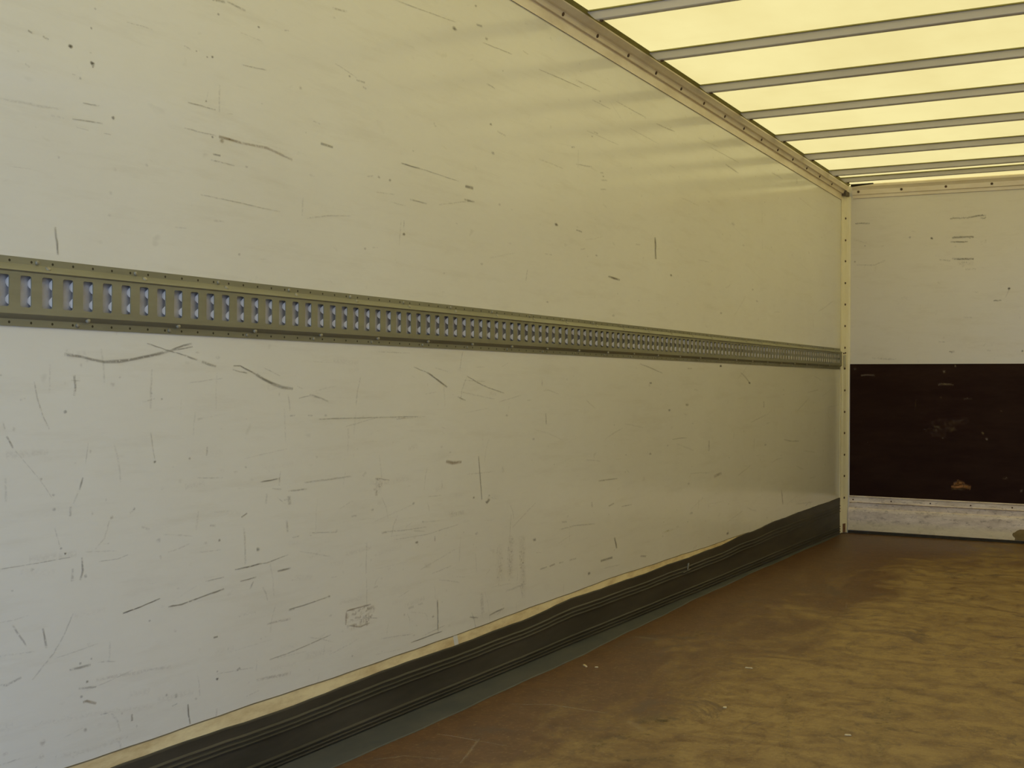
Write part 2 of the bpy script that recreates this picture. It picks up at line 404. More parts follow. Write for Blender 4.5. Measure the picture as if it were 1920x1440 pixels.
WALL_MARKS=[
(0.70,0,0.00247,0.00203,[(1.6256,1.6056),(1.6368,1.6033)]),
(0.60,0,0.00222,0.00180,[(1.6607,1.6031),(1.6747,1.6004)]),
(0.95,0,0.00664,0.00526,[(1.7282,1.5999)]),
(0.95,0,0.00622,0.00483,[(1.7840,1.5790)]),
(0.80,0,0.00277,0.00215,[(1.7881,1.5767),(1.7840,1.5704)]),
(0.50,0,0.00246,0.00203,[(1.6199,1.5413),(1.6298,1.5365)]),
(0.50,0,0.00386,0.00300,[(1.7807,1.6491)]),
(0.30,0,0.00416,0.00323,[(1.7901,1.6903)]),
(0.30,0,0.00201,0.00158,[(1.7326,1.5460),(1.7419,1.5460)]),
(0.35,0,0.00405,0.00319,[(1.7527,1.5420)]),
(0.40,0,0.00207,0.00161,[(1.7599,1.4945),(1.8026,1.4966)]),
(0.70,0,0.00574,0.00438,[(1.8397,1.4799)]),
(0.40,0,0.00240,0.00187,[(1.7332,1.4574),(1.8113,1.4625)]),
(0.25,0,0.00170,0.00133,[(1.7426,1.4433),(1.7753,1.4419)]),
(0.30,0,0.00178,0.00136,[(1.8143,1.4435),(1.8342,1.4438)]),
(0.18,0,0.00309,0.00254,[(1.5639,1.4629),(1.7001,1.4699)]),
(0.20,0,0.00259,0.00208,[(1.6744,1.4545),(1.7133,1.4547)]),
(0.28,0,0.00188,0.00140,[(1.8746,1.6863),(1.9471,1.6892)]),
(0.50,0,0.00248,0.00176,[(2.0429,1.6771),(2.0629,1.6737)]),
(0.45,0,0.00371,0.00261,[(2.0813,1.6745)]),
(0.50,0,0.00344,0.00240,[(2.1155,1.6695)]),
(0.70,0,0.00487,0.00337,[(2.1328,1.6735)]),
(0.50,0,0.00493,0.00339,[(2.1513,1.7750)]),
(0.60,0,0.00441,0.00303,[(2.1318,1.8024),(2.1741,1.8092)]),
(0.40,0,0.00365,0.00247,[(2.1795,1.8119),(2.2436,1.8081)]),
(0.30,0,0.00285,0.00189,[(2.2298,1.6788),(2.3211,1.6856)]),
(0.40,0,0.00256,0.00179,[(2.0554,1.5553),(2.1442,1.5562)]),
(0.50,0,0.00413,0.00287,[(2.1128,1.5693)]),
(0.20,0,0.00172,0.00120,[(2.1195,1.5923),(2.1128,1.5693)]),
(0.30,0,0.00271,0.00184,[(2.1815,1.5550),(2.2032,1.5580)]),
(0.30,0,0.00255,0.00179,[(2.0443,1.4967),(2.1464,1.4973)]),
(0.75,1,0.00542,0.00368,[(2.1552,1.4976),(2.1910,1.4966),(2.2313,1.4962)]),
(0.50,1,0.00889,0.00609,[(2.1660,1.4898)]),
(0.45,1,0.00488,0.00319,[(2.2313,1.4962),(2.3226,1.4992),(2.4193,1.4867)]),
(0.60,0,0.00488,0.00338,[(2.1342,1.4927)]),
(0.85,0,0.00352,0.00242,[(2.1363,1.4544),(2.1609,1.4548)]),
(0.32,0,0.00267,0.00183,[(2.1294,1.4400),(2.2096,1.4393)]),
(0.30,0,0.00561,0.00375,[(2.2503,1.4432)]),
(0.30,0,0.00391,0.00313,[(1.7007,1.3761)]),
(0.60,0,0.00537,0.00354,[(2.2912,1.7816)]),
(0.50,0,0.00306,0.00195,[(2.3859,1.7979),(2.4022,1.8007)]),
(0.42,0,0.00460,0.00277,[(2.5780,1.9043),(2.6402,1.9112)]),
(0.35,0,0.00680,0.00412,[(2.5850,1.8814)]),
(0.50,0,0.00659,0.00392,[(2.6534,1.7448)]),
(0.60,0,0.00484,0.00284,[(2.6843,1.7418),(2.7231,1.7431)]),
(0.50,0,0.00488,0.00285,[(2.7135,1.7296),(2.7306,1.7275)]),
(0.30,0,0.00841,0.00530,[(2.4490,1.6706)]),
(0.30,0,0.00355,0.00192,[(2.8628,2.0031),(3.1907,2.0256)]),
(0.62,0,0.01535,0.00800,[(3.1817,2.0040)]),
(0.70,0,0.00822,0.00414,[(3.3113,2.0502),(3.3475,2.0528)]),
(0.50,0,0.00911,0.00461,[(3.3074,2.1070)]),
(0.40,0,0.01174,0.00585,[(3.3746,2.0212)]),
(0.40,0,0.00381,0.00187,[(3.3514,2.0038),(3.5423,2.0122)]),
(0.38,0,0.00327,0.00202,[(2.5009,1.5981),(2.5294,1.5954)]),
(0.80,0,0.00558,0.00341,[(2.5320,1.5470),(2.5835,1.5462)]),
(0.40,0,0.00437,0.00234,[(3.0680,1.7005),(3.0798,1.6902)]),
(0.45,0,0.00510,0.00252,[(3.3761,1.8807),(3.4307,1.8772)]),
(0.50,0,0.01020,0.00505,[(3.4045,1.7586)]),
(0.50,0,0.00614,0.00299,[(3.4460,1.7442),(3.5022,1.7389)]),
(0.42,0,0.01198,0.00591,[(3.4192,1.6699)]),
(0.65,0,0.00411,0.00227,[(2.8990,1.5550),(2.9950,1.5550)]),
(0.35,0,0.00295,0.00157,[(2.9950,1.5550),(3.2112,1.5498)]),
(0.95,0,0.00961,0.00491,[(3.2490,1.5406),(3.2971,1.5409)]),
(0.30,0,0.00689,0.00379,[(2.9584,1.5994)]),
(0.42,0,0.00372,0.00216,[(2.7352,1.4931),(2.7649,1.4990)]),
(0.40,0,0.00759,0.00436,[(2.7901,1.4999)]),
(0.52,0,0.00728,0.00413,[(2.8441,1.4991)]),
(0.25,0,0.00322,0.00183,[(2.7779,1.4574),(2.8680,1.4625)]),
(0.42,0,0.00419,0.00229,[(2.9433,1.4592),(3.0329,1.4587)]),
(0.55,0,0.00641,0.00327,[(3.2431,1.4991),(3.3073,1.4994)]),
(0.32,0,0.00296,0.00165,[(2.9140,1.3967),(2.9143,1.3682)]),
(0.65,0,0.00943,0.00525,[(2.9144,1.3577)]),
(0.20,0,0.00267,0.00149,[(2.9005,1.3966),(2.8905,1.3237)]),
(0.22,0,0.00317,0.00199,[(2.4619,1.4004),(2.4581,1.3533)]),
(0.28,0,0.00489,0.00247,[(3.3061,1.6132),(3.3160,1.6015)]),
(0.38,0,0.01117,0.00546,[(3.4624,1.5113)]),
(0.28,0,0.00216,0.00141,[(2.2851,1.3538),(2.3734,1.3534)]),
(0.32,0,0.00432,0.00269,[(2.4870,1.4601),(2.5087,1.4606)]),
(0.36,0,0.00734,0.00429,[(2.7272,1.2987)]),
(0.30,0,0.00376,0.00217,[(2.7618,1.3050),(2.7869,1.3074)]),
(0.40,0,0.00996,0.00500,[(3.3521,1.3119)]),
(0.50,0,0.00260,0.00208,[(1.6926,1.2394),(1.6953,1.2189),(1.6980,1.2087),(1.6994,1.1849)]),
(0.26,0,0.00572,0.00437,[(1.8336,1.3244)]),
(0.22,0,0.00576,0.00439,[(1.8447,1.3743)]),
(0.22,0,0.00612,0.00452,[(1.9338,1.3971)]),
(0.32,0,0.00234,0.00159,[(2.0973,1.3572),(2.1741,1.3567),(2.2851,1.3550)]),
(0.40,0,0.00553,0.00372,[(2.2260,1.2356)]),
(0.22,0,0.00571,0.00437,[(1.8311,1.2793)]),
(0.22,0,0.00246,0.00175,[(2.0182,1.2754),(2.0542,1.2771)]),
(0.24,0,0.00353,0.00243,[(2.1392,1.3036),(2.1745,1.3054)]),
(0.70,0,0.01493,0.00670,[(3.8702,1.4951)]),
(0.80,0,0.00669,0.00289,[(4.0288,1.4942),(4.0779,1.4919)]),
(0.50,0,0.00721,0.00300,[(4.2329,1.7311),(4.2617,1.7354)]),
(0.50,0,0.00966,0.00401,[(4.2619,1.7214)]),
(0.50,0,0.00727,0.00302,[(4.2428,1.7045),(4.2961,1.7123)]),
(0.50,0,0.00725,0.00301,[(4.2385,1.6698),(4.2868,1.6766)]),
(0.70,0,0.00815,0.00309,[(4.7792,1.5472),(4.7856,1.5103),(4.7829,1.4924),(4.7893,1.4576)]),
(0.40,0,0.00819,0.00320,[(4.5775,1.4980),(4.6213,1.5003)]),
(0.60,0,0.01731,0.00636,[(4.9614,1.4050)]),
(0.70,0,0.01004,0.00410,[(4.3107,1.3491),(4.4213,1.3434)]),
(0.45,0,0.00677,0.00291,[(4.0653,1.4266),(4.1059,1.4345)]),
(0.42,0,0.01181,0.00497,[(4.2036,1.4183)]),
(0.40,0,0.00607,0.00276,[(3.7858,1.3847),(3.8385,1.3859)]),
(0.45,0,0.01049,0.00478,[(3.8039,1.2209)]),
(0.26,0,0.00379,0.00178,[(3.6577,1.3208),(3.6431,1.2751)]),
(0.45,0,0.01895,0.00629,[(5.6075,1.2776)]),
(0.40,0,0.01915,0.00593,[(6.0848,1.4216)]),
(0.36,0,0.02219,0.00681,[(6.1562,1.3666)]),
(0.30,0,0.03183,0.01030,[(5.7714,1.7173)]),
(0.30,0,0.02086,0.00660,[(5.9361,1.6307)]),
(0.35,0,0.01504,0.00614,[(4.3623,1.2016)]),
(0.32,0,0.00566,0.00243,[(4.0259,1.7303),(4.1619,1.7420)]),
(0.40,0,0.01288,0.00359,[(6.8763,2.1003),(6.8769,2.0704)]),
(0.40,0,0.00419,0.00187,[(3.7309,2.0060),(3.8932,2.0107),(4.0669,2.0139)]),
(0.36,0,0.00458,0.00195,[(4.0221,2.0332),(4.2290,2.0343)]),
(0.36,0,0.00531,0.00210,[(4.3766,2.0282),(4.6696,2.0227)]),
(0.30,0,0.00479,0.00200,[(4.1587,1.9900),(4.3270,1.9876)]),
(0.42,0,0.00754,0.00280,[(4.7842,2.0181),(4.9959,2.0234)]),
(0.50,0,0.00706,0.00297,[(4.1742,1.8744),(4.2120,1.8733)]),
(0.40,0,0.00930,0.00394,[(4.1605,1.8542)]),
(0.75,0,0.00764,0.00334,[(3.9857,1.7850),(4.0119,1.7894)]),
(0.34,0,0.00774,0.00284,[(4.9361,1.8698),(4.9982,1.8681)]),
(0.30,0,0.00841,0.00278,[(5.4328,2.0338),(5.8550,2.0275)]),
(0.36,0,0.00990,0.00321,[(5.6572,1.9884),(5.8559,1.9754)]),
(0.36,0,0.00564,0.00265,[(3.6156,2.0418),(3.6533,2.0384)]),
(0.40,0,0.00954,0.00399,[(4.2294,1.9984)]),
(0.26,0,0.00557,0.00215,[(4.5070,1.9495),(4.8147,1.9394)]),
(0.25,0,0.00482,0.00200,[(4.1141,1.8675),(4.4041,1.8645)]),
(0.55,0,0.00437,0.00331,[(1.7164,0.9912),(1.7593,0.9879),(1.7867,0.9821),(1.8190,0.9783),(1.8577,0.9791),(1.8989,0.9854),(1.9444,0.9932),(1.9756,0.9996),(2.0041,1.0061)]),
(0.55,0,0.00329,0.00235,[(2.0041,1.0061),(2.0479,1.0178),(2.0728,1.0233)]),
(0.50,0,0.00246,0.00176,[(2.0041,1.0049),(2.0398,1.0106),(2.0746,1.0163)]),
(0.50,0,0.00207,0.00150,[(1.9366,1.0191),(1.9755,1.0111),(2.0041,1.0049),(2.0481,0.9967)]),
(0.45,0,0.00334,0.00237,[(2.0481,0.9967),(2.0900,0.9869)]),
(0.50,0,0.00434,0.00301,[(2.1036,0.9836),(2.1505,0.9735)]),
(0.62,0,0.00326,0.00218,[(2.2078,0.9757),(2.2317,0.9760),(2.2883,0.9566)]),
(0.72,0,0.00547,0.00355,[(2.2883,0.9566),(2.3174,0.9454),(2.3470,0.9353),(2.3871,0.9263),(2.4261,0.9223)]),
(0.45,0,0.00278,0.00187,[(2.2061,0.9670),(2.2318,0.9623),(2.2599,0.9589)]),
(0.30,0,0.00218,0.00142,[(2.3172,0.9722),(2.3768,0.9536)]),
(0.30,0,0.00264,0.00166,[(2.4428,0.9290),(2.4660,0.9210)]),
(0.45,0,0.00266,0.00167,[(2.4493,0.8984),(2.4704,0.9023),(2.4918,0.9048)]),
(0.40,0,0.00441,0.00272,[(2.4918,0.9075),(2.5355,0.8992),(2.5712,0.8893)]),
(0.50,0,0.00336,0.00265,[(1.7420,0.9504),(1.7448,0.9271),(1.7423,0.9091)]),
(0.30,0,0.00168,0.00133,[(1.7340,0.9398),(1.7569,0.9388)]),
(0.55,0,0.00528,0.00421,[(1.7198,0.8777)]),
(0.30,0,0.00177,0.00144,[(1.6449,0.9373),(1.6501,0.9117),(1.6655,0.8704),(1.6810,0.8441)]),
(0.50,0,0.00240,0.00200,[(1.5821,0.8341),(1.5967,0.8115)]),
(0.30,0,0.00178,0.00150,[(1.5736,0.8622),(1.5785,0.8472)]),
(0.42,0,0.00245,0.00203,[(1.6118,0.9018),(1.6253,0.9047)]),
(0.22,0,0.00138,0.00113,[(1.5967,0.8115),(1.6600,0.7470),(1.6897,0.7087)]),
(0.35,0,0.00355,0.00288,[(1.6625,0.7489)]),
(0.38,0,0.00466,0.00375,[(1.6922,0.7158)]),
(0.38,0,0.00544,0.00438,[(1.6937,0.6875)]),
(0.58,0,0.00267,0.00211,[(1.7344,0.6893),(1.7332,0.6704)]),
(0.50,0,0.00238,0.00187,[(1.7570,0.7215),(1.7650,0.7455)]),
(0.22,0,0.00172,0.00134,[(1.7717,0.7719),(1.7782,0.8144)]),
(0.26,0,0.00202,0.00159,[(1.7410,0.6941),(1.7517,0.7144)]),
(0.60,0,0.00468,0.00343,[(1.9616,0.7662)]),
(0.26,0,0.00155,0.00114,[(1.9487,0.8306),(1.9616,0.7707)]),
(0.46,0,0.00259,0.00181,[(2.1223,0.7938),(2.1207,0.7710)]),
(0.42,0,0.00467,0.00331,[(2.0664,0.7678)]),
(0.40,0,0.00395,0.00288,[(1.9810,0.9008)]),
(0.32,0,0.00387,0.00285,[(1.9512,0.9125)]),
(0.30,0,0.00341,0.00239,[(2.0910,0.8535),(2.1080,0.8567)]),
(0.40,0,0.00562,0.00376,[(2.2522,0.7384)]),
(0.45,0,0.00523,0.00392,[(1.8908,0.6628),(1.9057,0.6715)]),
(0.36,1,0.00575,0.00439,[(1.8412,0.6584)]),
(0.20,1,0.00212,0.00163,[(1.8355,0.6534),(1.8215,0.6166),(1.7977,0.5975)]),
(0.32,0,0.00383,0.00283,[(1.9241,0.6305),(1.9472,0.6225)]),
(0.80,0,0.00280,0.00188,[(2.2383,0.6219),(2.2588,0.6301)]),
(0.48,0,0.00350,0.00242,[(2.1323,0.6136),(2.1516,0.6105)]),
(0.50,0,0.00533,0.00366,[(2.1642,0.5763)]),
(0.28,0,0.00786,0.00574,[(1.9738,0.5969)]),
(0.70,0,0.00344,0.00274,[(1.7217,0.5978)]),
(0.42,0,0.00394,0.00315,[(1.7111,0.6095)]),
(0.26,0,0.00163,0.00131,[(1.6952,0.6509),(1.7085,0.6130)]),
(0.32,0,0.00126,0.00103,[(1.5695,0.5868),(1.6548,0.5872),(1.7391,0.5894)]),
(0.32,0,0.00145,0.00110,[(1.8077,0.5714),(1.8577,0.5708),(1.8870,0.5762)]),
(0.50,0,0.00335,0.00265,[(1.7406,0.5659),(1.7394,0.5407)]),
(0.46,0,0.00272,0.00214,[(1.7634,0.5854),(1.7663,0.5584),(1.7596,0.5400)]),
(0.40,0,0.00548,0.00429,[(1.7732,0.5468)]),
(0.70,0,0.00198,0.00147,[(1.8731,0.4558),(1.9254,0.4621),(1.9795,0.4710)]),
(0.58,0,0.00270,0.00190,[(2.0035,0.4489),(2.0440,0.4484),(2.1026,0.4550),(2.1812,0.4630)]),
(0.36,0,0.00229,0.00158,[(2.1195,0.4886),(2.1810,0.4899)]),
(0.48,0,0.00283,0.00189,[(2.2358,0.4726),(2.2923,0.4750)]),
(0.40,0,0.00285,0.00189,[(2.2696,0.4491),(2.2828,0.4662)]),
(0.38,0,0.00215,0.00141,[(2.2355,0.5038),(2.3308,0.5045),(2.4110,0.5142)]),
(0.36,0,0.00214,0.00177,[(1.5976,0.4777),(1.6296,0.4326)]),
(0.52,0,0.00255,0.00207,[(1.6683,0.4596),(1.6735,0.4360),(1.6775,0.4197)]),
(0.26,0,0.00195,0.00157,[(1.7425,0.4766),(1.7202,0.4382),(1.6943,0.4062),(1.6437,0.3646)]),
(0.42,0,0.00300,0.00251,[(1.5709,0.3697),(1.5851,0.3677),(1.6189,0.3748)]),
(0.50,0,0.00340,0.00267,[(1.7339,0.3660),(1.7608,0.3649),(1.7882,0.3659)]),
(0.50,0,0.00408,0.00320,[(1.7608,0.3735)]),
(0.40,0,0.00347,0.00270,[(1.7895,0.3775)]),
(0.55,0,0.00468,0.00366,[(1.7788,0.3334)]),
(0.42,0,0.00275,0.00215,[(1.7570,0.3241),(1.8025,0.3177)]),
(0.50,0,0.00477,0.00374,[(1.7639,0.3066)]),
(0.58,1,0.00345,0.00269,[(1.7681,0.2939),(1.7777,0.2950),(1.8027,0.2841)]),
(0.75,0,0.00299,0.00224,[(1.8998,0.2400),(1.8999,0.2254)]),
(0.42,0,0.00464,0.00342,[(1.9486,0.4278)]),
(0.90,0,0.00353,0.00243,[(2.1466,0.3569),(2.1607,0.3569)]),
(0.80,0,0.00463,0.00312,[(2.2263,0.2664),(2.2374,0.2704)]),
(0.75,0,0.00531,0.00366,[(2.1596,0.2603)]),
(0.40,0,0.00389,0.00268,[(2.1595,0.2773)]),
(0.65,0,0.00251,0.00178,[(2.0656,0.2241),(2.0674,0.2001),(2.0726,0.1775)]),
(0.50,0,0.00244,0.00175,[(2.0163,0.2305),(2.0325,0.2327)]),
(0.42,0,0.00489,0.00351,[(2.0292,0.2486)]),
(0.36,0,0.00480,0.00348,[(2.0001,0.2585)]),
(0.36,0,0.00509,0.00358,[(2.0907,0.2304)]),
(0.36,0,0.00213,0.00164,[(1.8141,0.2587),(1.8383,0.2575)]),
(0.40,0,0.00549,0.00430,[(1.7753,0.2376)]),
(0.20,1,0.00449,0.00336,[(1.8024,0.3318),(1.8888,0.3273),(2.0125,0.3173)]),
(0.12,1,0.00620,0.00484,[(1.6443,0.2775),(1.7480,0.2687),(1.9655,0.2443)]),
(0.30,1,0.00891,0.00724,[(1.6697,0.2374)]),
(0.26,1,0.00762,0.00620,[(1.6674,0.2122)]),
(0.14,1,0.00620,0.00484,[(1.6956,0.2027),(1.7620,0.1939),(1.8897,0.1966)]),
(0.45,0,0.00269,0.00168,[(2.4163,0.3782),(2.4856,0.3807),(2.5734,0.3865)]),
(0.50,0,0.00633,0.00386,[(2.5779,0.3872)]),
(0.45,0,0.00467,0.00297,[(2.4142,0.3772),(2.4370,0.3776)]),
(0.35,1,0.00403,0.00260,[(2.3320,0.3568),(2.4227,0.3548)]),
(0.20,1,0.00659,0.00440,[(2.2272,0.3930),(2.2930,0.3913)]),
(0.55,0,0.00296,0.00158,[(3.1027,0.2987),(3.1045,0.2591),(3.1066,0.2036)]),
(0.50,0,0.00760,0.00408,[(3.0796,0.2537)]),
(0.40,0,0.00689,0.00380,[(2.9464,0.2980),(2.9739,0.2998)]),
(0.36,0,0.00565,0.00308,[(2.9962,0.3009),(3.0244,0.3012)]),
(0.55,0,0.00555,0.00282,[(3.2885,0.2190),(3.3408,0.2080)]),
(0.62,0,0.00522,0.00257,[(3.4112,0.2033),(3.4559,0.2081),(3.5085,0.2118)]),
(0.40,0,0.00442,0.00255,[(2.7754,0.3813),(2.7955,0.3828)]),
(0.30,0,0.01003,0.00503,[(3.3632,0.2813),(3.3706,0.2166)]),
(0.60,0,0.00317,0.00171,[(2.9611,0.1984),(3.0226,0.1996),(3.0889,0.2020),(3.1334,0.2022)]),
(0.28,1,0.00598,0.00388,[(2.2943,0.2287),(2.4238,0.2203)]),
(0.42,0,0.00232,0.00146,[(2.3426,0.2689),(2.4131,0.2711),(2.4758,0.2766),(2.5856,0.2869)]),
(0.30,0,0.00716,0.00425,[(2.6791,0.2140)]),
(0.58,0,0.00311,0.00198,[(2.4143,0.8560),(2.4350,0.8563)]),
(0.46,0,0.00324,0.00202,[(2.4858,0.8553),(2.5052,0.8542)]),
(0.30,0,0.00670,0.00410,[(2.5581,0.8539)]),
(0.36,0,0.00322,0.00187,[(2.5315,0.8449),(2.7462,0.8444),(2.9965,0.8422)]),
(0.45,0,0.00536,0.00300,[(2.8819,0.8371),(2.9275,0.8406)]),
(0.18,0,0.00472,0.00281,[(2.6547,0.8182),(2.6597,0.7900)]),
(0.80,1,0.00924,0.00482,[(3.1463,0.7056),(3.1829,0.7004),(3.2357,0.6993)]),
(0.55,0,0.00299,0.00150,[(3.3387,0.7121),(3.3492,0.6533),(3.3601,0.5741)]),
(0.60,0,0.00717,0.00364,[(3.3105,0.5847)]),
(0.97,0,0.00848,0.00422,[(3.3870,0.5619),(3.4106,0.5718)]),
(0.50,0,0.00681,0.00338,[(3.4071,0.5839)]),
(0.58,0,0.00296,0.00193,[(2.3039,0.6999),(2.3292,0.7007),(2.3789,0.7039)]),
(0.35,0,0.00301,0.00194,[(2.3491,0.6814),(2.3831,0.6776)]),
(0.36,0,0.00315,0.00199,[(2.4097,0.6705),(2.4831,0.6705)]),
(0.32,0,0.00383,0.00234,[(2.4723,0.6873),(2.5820,0.6895),(2.6748,0.6906)]),
(0.32,0,0.00613,0.00358,[(2.7230,0.6876),(2.7377,0.6981)]),
(0.40,1,0.01651,0.00948,[(2.7953,0.6772),(2.8031,0.6577),(2.7931,0.6366)]),
(0.40,1,0.00384,0.00220,[(2.7801,0.6782),(2.8493,0.6693)]),
(0.55,0,0.00618,0.00394,[(2.4119,0.6585),(2.4162,0.6372)]),
(0.30,0,0.00409,0.00262,[(2.3935,0.6495),(2.4058,0.6511)]),
(0.36,0,0.00392,0.00256,[(2.3294,0.6712),(2.3257,0.6459)]),
(0.36,0,0.00369,0.00236,[(2.4041,0.6002),(2.4085,0.5696)]),
(0.40,0,0.00478,0.00283,[(2.6710,0.5850),(2.6949,0.5843)]),
(0.40,0,0.00750,0.00435,[(2.7684,0.5936)]),
(0.42,0,0.00943,0.00519,[(2.9710,0.5943)]),
(0.62,0,0.00951,0.00521,[(2.9888,0.4811)]),
(0.55,0,0.00293,0.00157,[(3.0860,0.4893),(3.0862,0.4736)]),
(0.50,0,0.00822,0.00415,[(3.3216,0.4695),(3.3379,0.4745)]),
(0.48,0,0.00808,0.00534,[(2.2975,0.5403)]),
(0.42,0,0.00366,0.00232,[(2.4272,0.5545),(2.4544,0.5556)]),
(0.28,0,0.00278,0.00171,[(2.4948,0.5594),(2.6106,0.5489)]),
(0.30,0,0.00689,0.00416,[(2.6083,0.5533)]),
(0.52,0,0.00283,0.00189,[(2.2171,0.5024),(2.2635,0.5028),(2.3113,0.5056)]),
(0.60,0,0.00347,0.00222,[(2.3707,0.4788),(2.3949,0.4795),(2.4216,0.4801)]),
(0.26,0,0.00407,0.00226,[(2.8120,0.5283),(2.9306,0.5222),(3.0422,0.5202)]),
(0.40,0,0.00515,0.00294,[(2.8120,0.5254),(2.8377,0.5257)]),
(0.25,0,0.00287,0.00155,[(2.8719,0.5014),(3.0424,0.4985),(3.2220,0.5106)]),
(0.70,0,0.00441,0.00235,[(3.0377,0.9699),(3.0813,0.9547),(3.1501,0.9266)]),
(0.40,0,0.00282,0.00154,[(2.9672,0.9843),(3.0377,0.9699)]),
(0.46,0,0.00472,0.00244,[(3.2117,0.8975),(3.2591,0.8858)]),
(0.42,0,0.00369,0.00184,[(3.2647,0.9609),(3.3462,0.9366),(3.3966,0.9250),(3.5008,0.9077)]),
(0.36,0,0.00574,0.00268,[(3.6590,0.8822),(3.6895,0.8837)]),
(0.42,0,0.00689,0.00263,[(4.6279,1.0217),(4.7406,1.0060),(4.8700,0.9854)]),
(0.66,0,0.01607,0.00614,[(4.7415,0.9447)]),
(0.46,0,0.01725,0.00636,[(4.9513,0.8295)]),
(0.46,0,0.00443,0.00202,[(3.7963,0.8369),(3.8008,0.7982)]),
(0.30,0,0.00437,0.00201,[(3.7670,0.9523),(3.7672,0.9304)]),
(0.30,0,0.01073,0.00519,[(3.5194,0.8350)]),
(0.36,0,0.01163,0.00541,[(3.7065,0.7520)]),
(0.46,0,0.00741,0.00305,[(4.2334,0.5749),(4.3208,0.5752),(4.4111,0.5735)]),
(0.46,0,0.01721,0.00658,[(4.7399,0.6532)]),
(0.28,0,0.00885,0.00431,[(3.4928,0.6720),(3.4966,0.6511)]),
(0.52,0,0.00701,0.00297,[(4.1730,0.5017),(4.1779,0.4815)]),
(0.62,0,0.00749,0.00307,[(4.3270,0.4730),(4.3769,0.4791)]),
(0.40,0,0.00527,0.00210,[(4.4485,0.4607),(4.5485,0.4608)]),
(0.46,0,0.00727,0.00322,[(3.9247,0.4502),(3.9674,0.4480)]),
(0.52,0,0.01480,0.00687,[(3.7182,0.4103)]),
(0.30,0,0.00534,0.00232,[(3.9039,0.4259),(4.0420,0.4275),(4.2022,0.4178)]),
(0.28,1,0.02110,0.01031,[(3.4815,0.4220),(3.4752,0.3541),(3.4828,0.2982)]),
(0.34,1,0.01992,0.00959,[(3.5490,0.4424),(3.5463,0.3626),(3.5470,0.3016)]),
(0.32,1,0.02065,0.00977,[(3.6226,0.4347),(3.6313,0.3345),(3.6400,0.2233)]),
(0.30,0,0.01275,0.00612,[(3.5420,0.4188),(3.5784,0.4183)]),
(0.22,0,0.00736,0.00352,[(3.5186,0.2656),(3.6546,0.2692)]),
(0.80,0,0.00761,0.00310,[(4.3837,0.3469),(4.3941,0.3252),(4.4045,0.3034)]),
(0.65,0,0.00561,0.00257,[(3.7587,0.3048),(3.8106,0.3064)]),
(0.75,0,0.00700,0.00316,[(3.8309,0.3057),(3.8720,0.3089)]),
(0.55,0,0.00635,0.00283,[(3.9054,0.3085),(3.9392,0.3081)]),
(0.50,0,0.00659,0.00288,[(3.9864,0.3080),(4.0435,0.3078)]),
(0.85,0,0.01131,0.00467,[(4.2565,0.2720),(4.3645,0.2731)]),
(0.70,0,0.01121,0.00434,[(4.6441,0.2449),(4.7002,0.2371)]),
(0.60,0,0.01483,0.00631,[(4.1531,0.2393)]),
(0.30,0,0.00473,0.00218,[(3.7304,0.3655),(3.7659,0.3614)]),
(0.60,0,0.01000,0.00354,[(5.1656,1.0096),(5.2189,1.0103)]),
(0.85,0,0.02120,0.00705,[(5.6040,1.0269)]),
(0.38,0,0.00927,0.00292,[(5.8970,1.0011),(5.9809,0.9755),(6.0410,0.9517)]),
(0.80,0,0.02063,0.00644,[(6.0410,0.9491)]),
(0.48,0,0.02244,0.00799,[(5.1614,0.8497)]),
(0.40,0,0.01479,0.00545,[(4.9513,0.8295)]),
(0.52,0,0.01287,0.00388,[(6.2827,0.8555),(6.2833,0.8222)]),
(0.42,0,0.01083,0.00369,[(5.4469,0.6815),(5.4477,0.6323)]),
(0.36,0,0.00768,0.00278,[(4.9841,0.7034),(5.0597,0.7052),(5.1636,0.7039)]),
(0.36,0,0.02781,0.00836,[(6.3144,0.6268)]),
(0.50,1,0.01876,0.00627,[(5.5152,0.5100),(5.5821,0.5158),(5.6274,0.5206)]),
(0.42,0,0.01259,0.00356,[(6.6533,0.6422),(6.7562,0.6296),(6.9483,0.6223)]),
(0.36,0,0.01107,0.00320,[(6.6080,0.3716),(6.6397,0.2878)]),
(0.36,0,0.01730,0.00614,[(5.1865,0.5001)]),
(0.62,0,0.02193,0.00718,[(5.7171,0.2259)]),
(0.36,0,0.02288,0.00808,[(5.2220,0.3671)]),
(0.30,0,0.01146,0.00438,[(4.7358,0.9446)]),
(0.50,2,0.00921,0.00341,[(4.8797,0.3144),(5.0022,0.3202)]),
(0.58,1,0.00502,0.00298,[(2.6753,0.3358),(2.6886,0.3341)]),
(0.33,1,0.00436,0.00254,[(2.7384,0.3026),(2.7616,0.3004)]),
(0.39,1,0.00284,0.00169,[(2.6733,0.2986),(2.6763,0.2834)]),
(0.50,1,0.00392,0.00230,[(2.7189,0.3051),(2.7226,0.2978)]),
(0.46,1,0.00679,0.00399,[(2.7051,0.3311),(2.7169,0.3346)]),
(0.42,1,0.00361,0.00214,[(2.6827,0.2990),(2.6865,0.2831)]),
(0.31,1,0.00382,0.00224,[(2.7156,0.3190),(2.7328,0.3210)]),
(0.36,1,0.00487,0.00286,[(2.7186,0.3258),(2.7184,0.3162)]),
(0.40,1,0.00420,0.00248,[(2.6948,0.3304),(2.6927,0.3210)]),
(0.48,1,0.00645,0.00379,[(2.7113,0.2976),(2.7225,0.2971)]),
(0.57,1,0.00610,0.00361,[(2.6756,0.3255),(2.6961,0.3224)]),
(0.53,1,0.00488,0.00284,[(2.7559,0.3031),(2.7512,0.2947)]),
(0.43,1,0.00287,0.00169,[(2.6948,0.2967),(2.6980,0.2872)]),
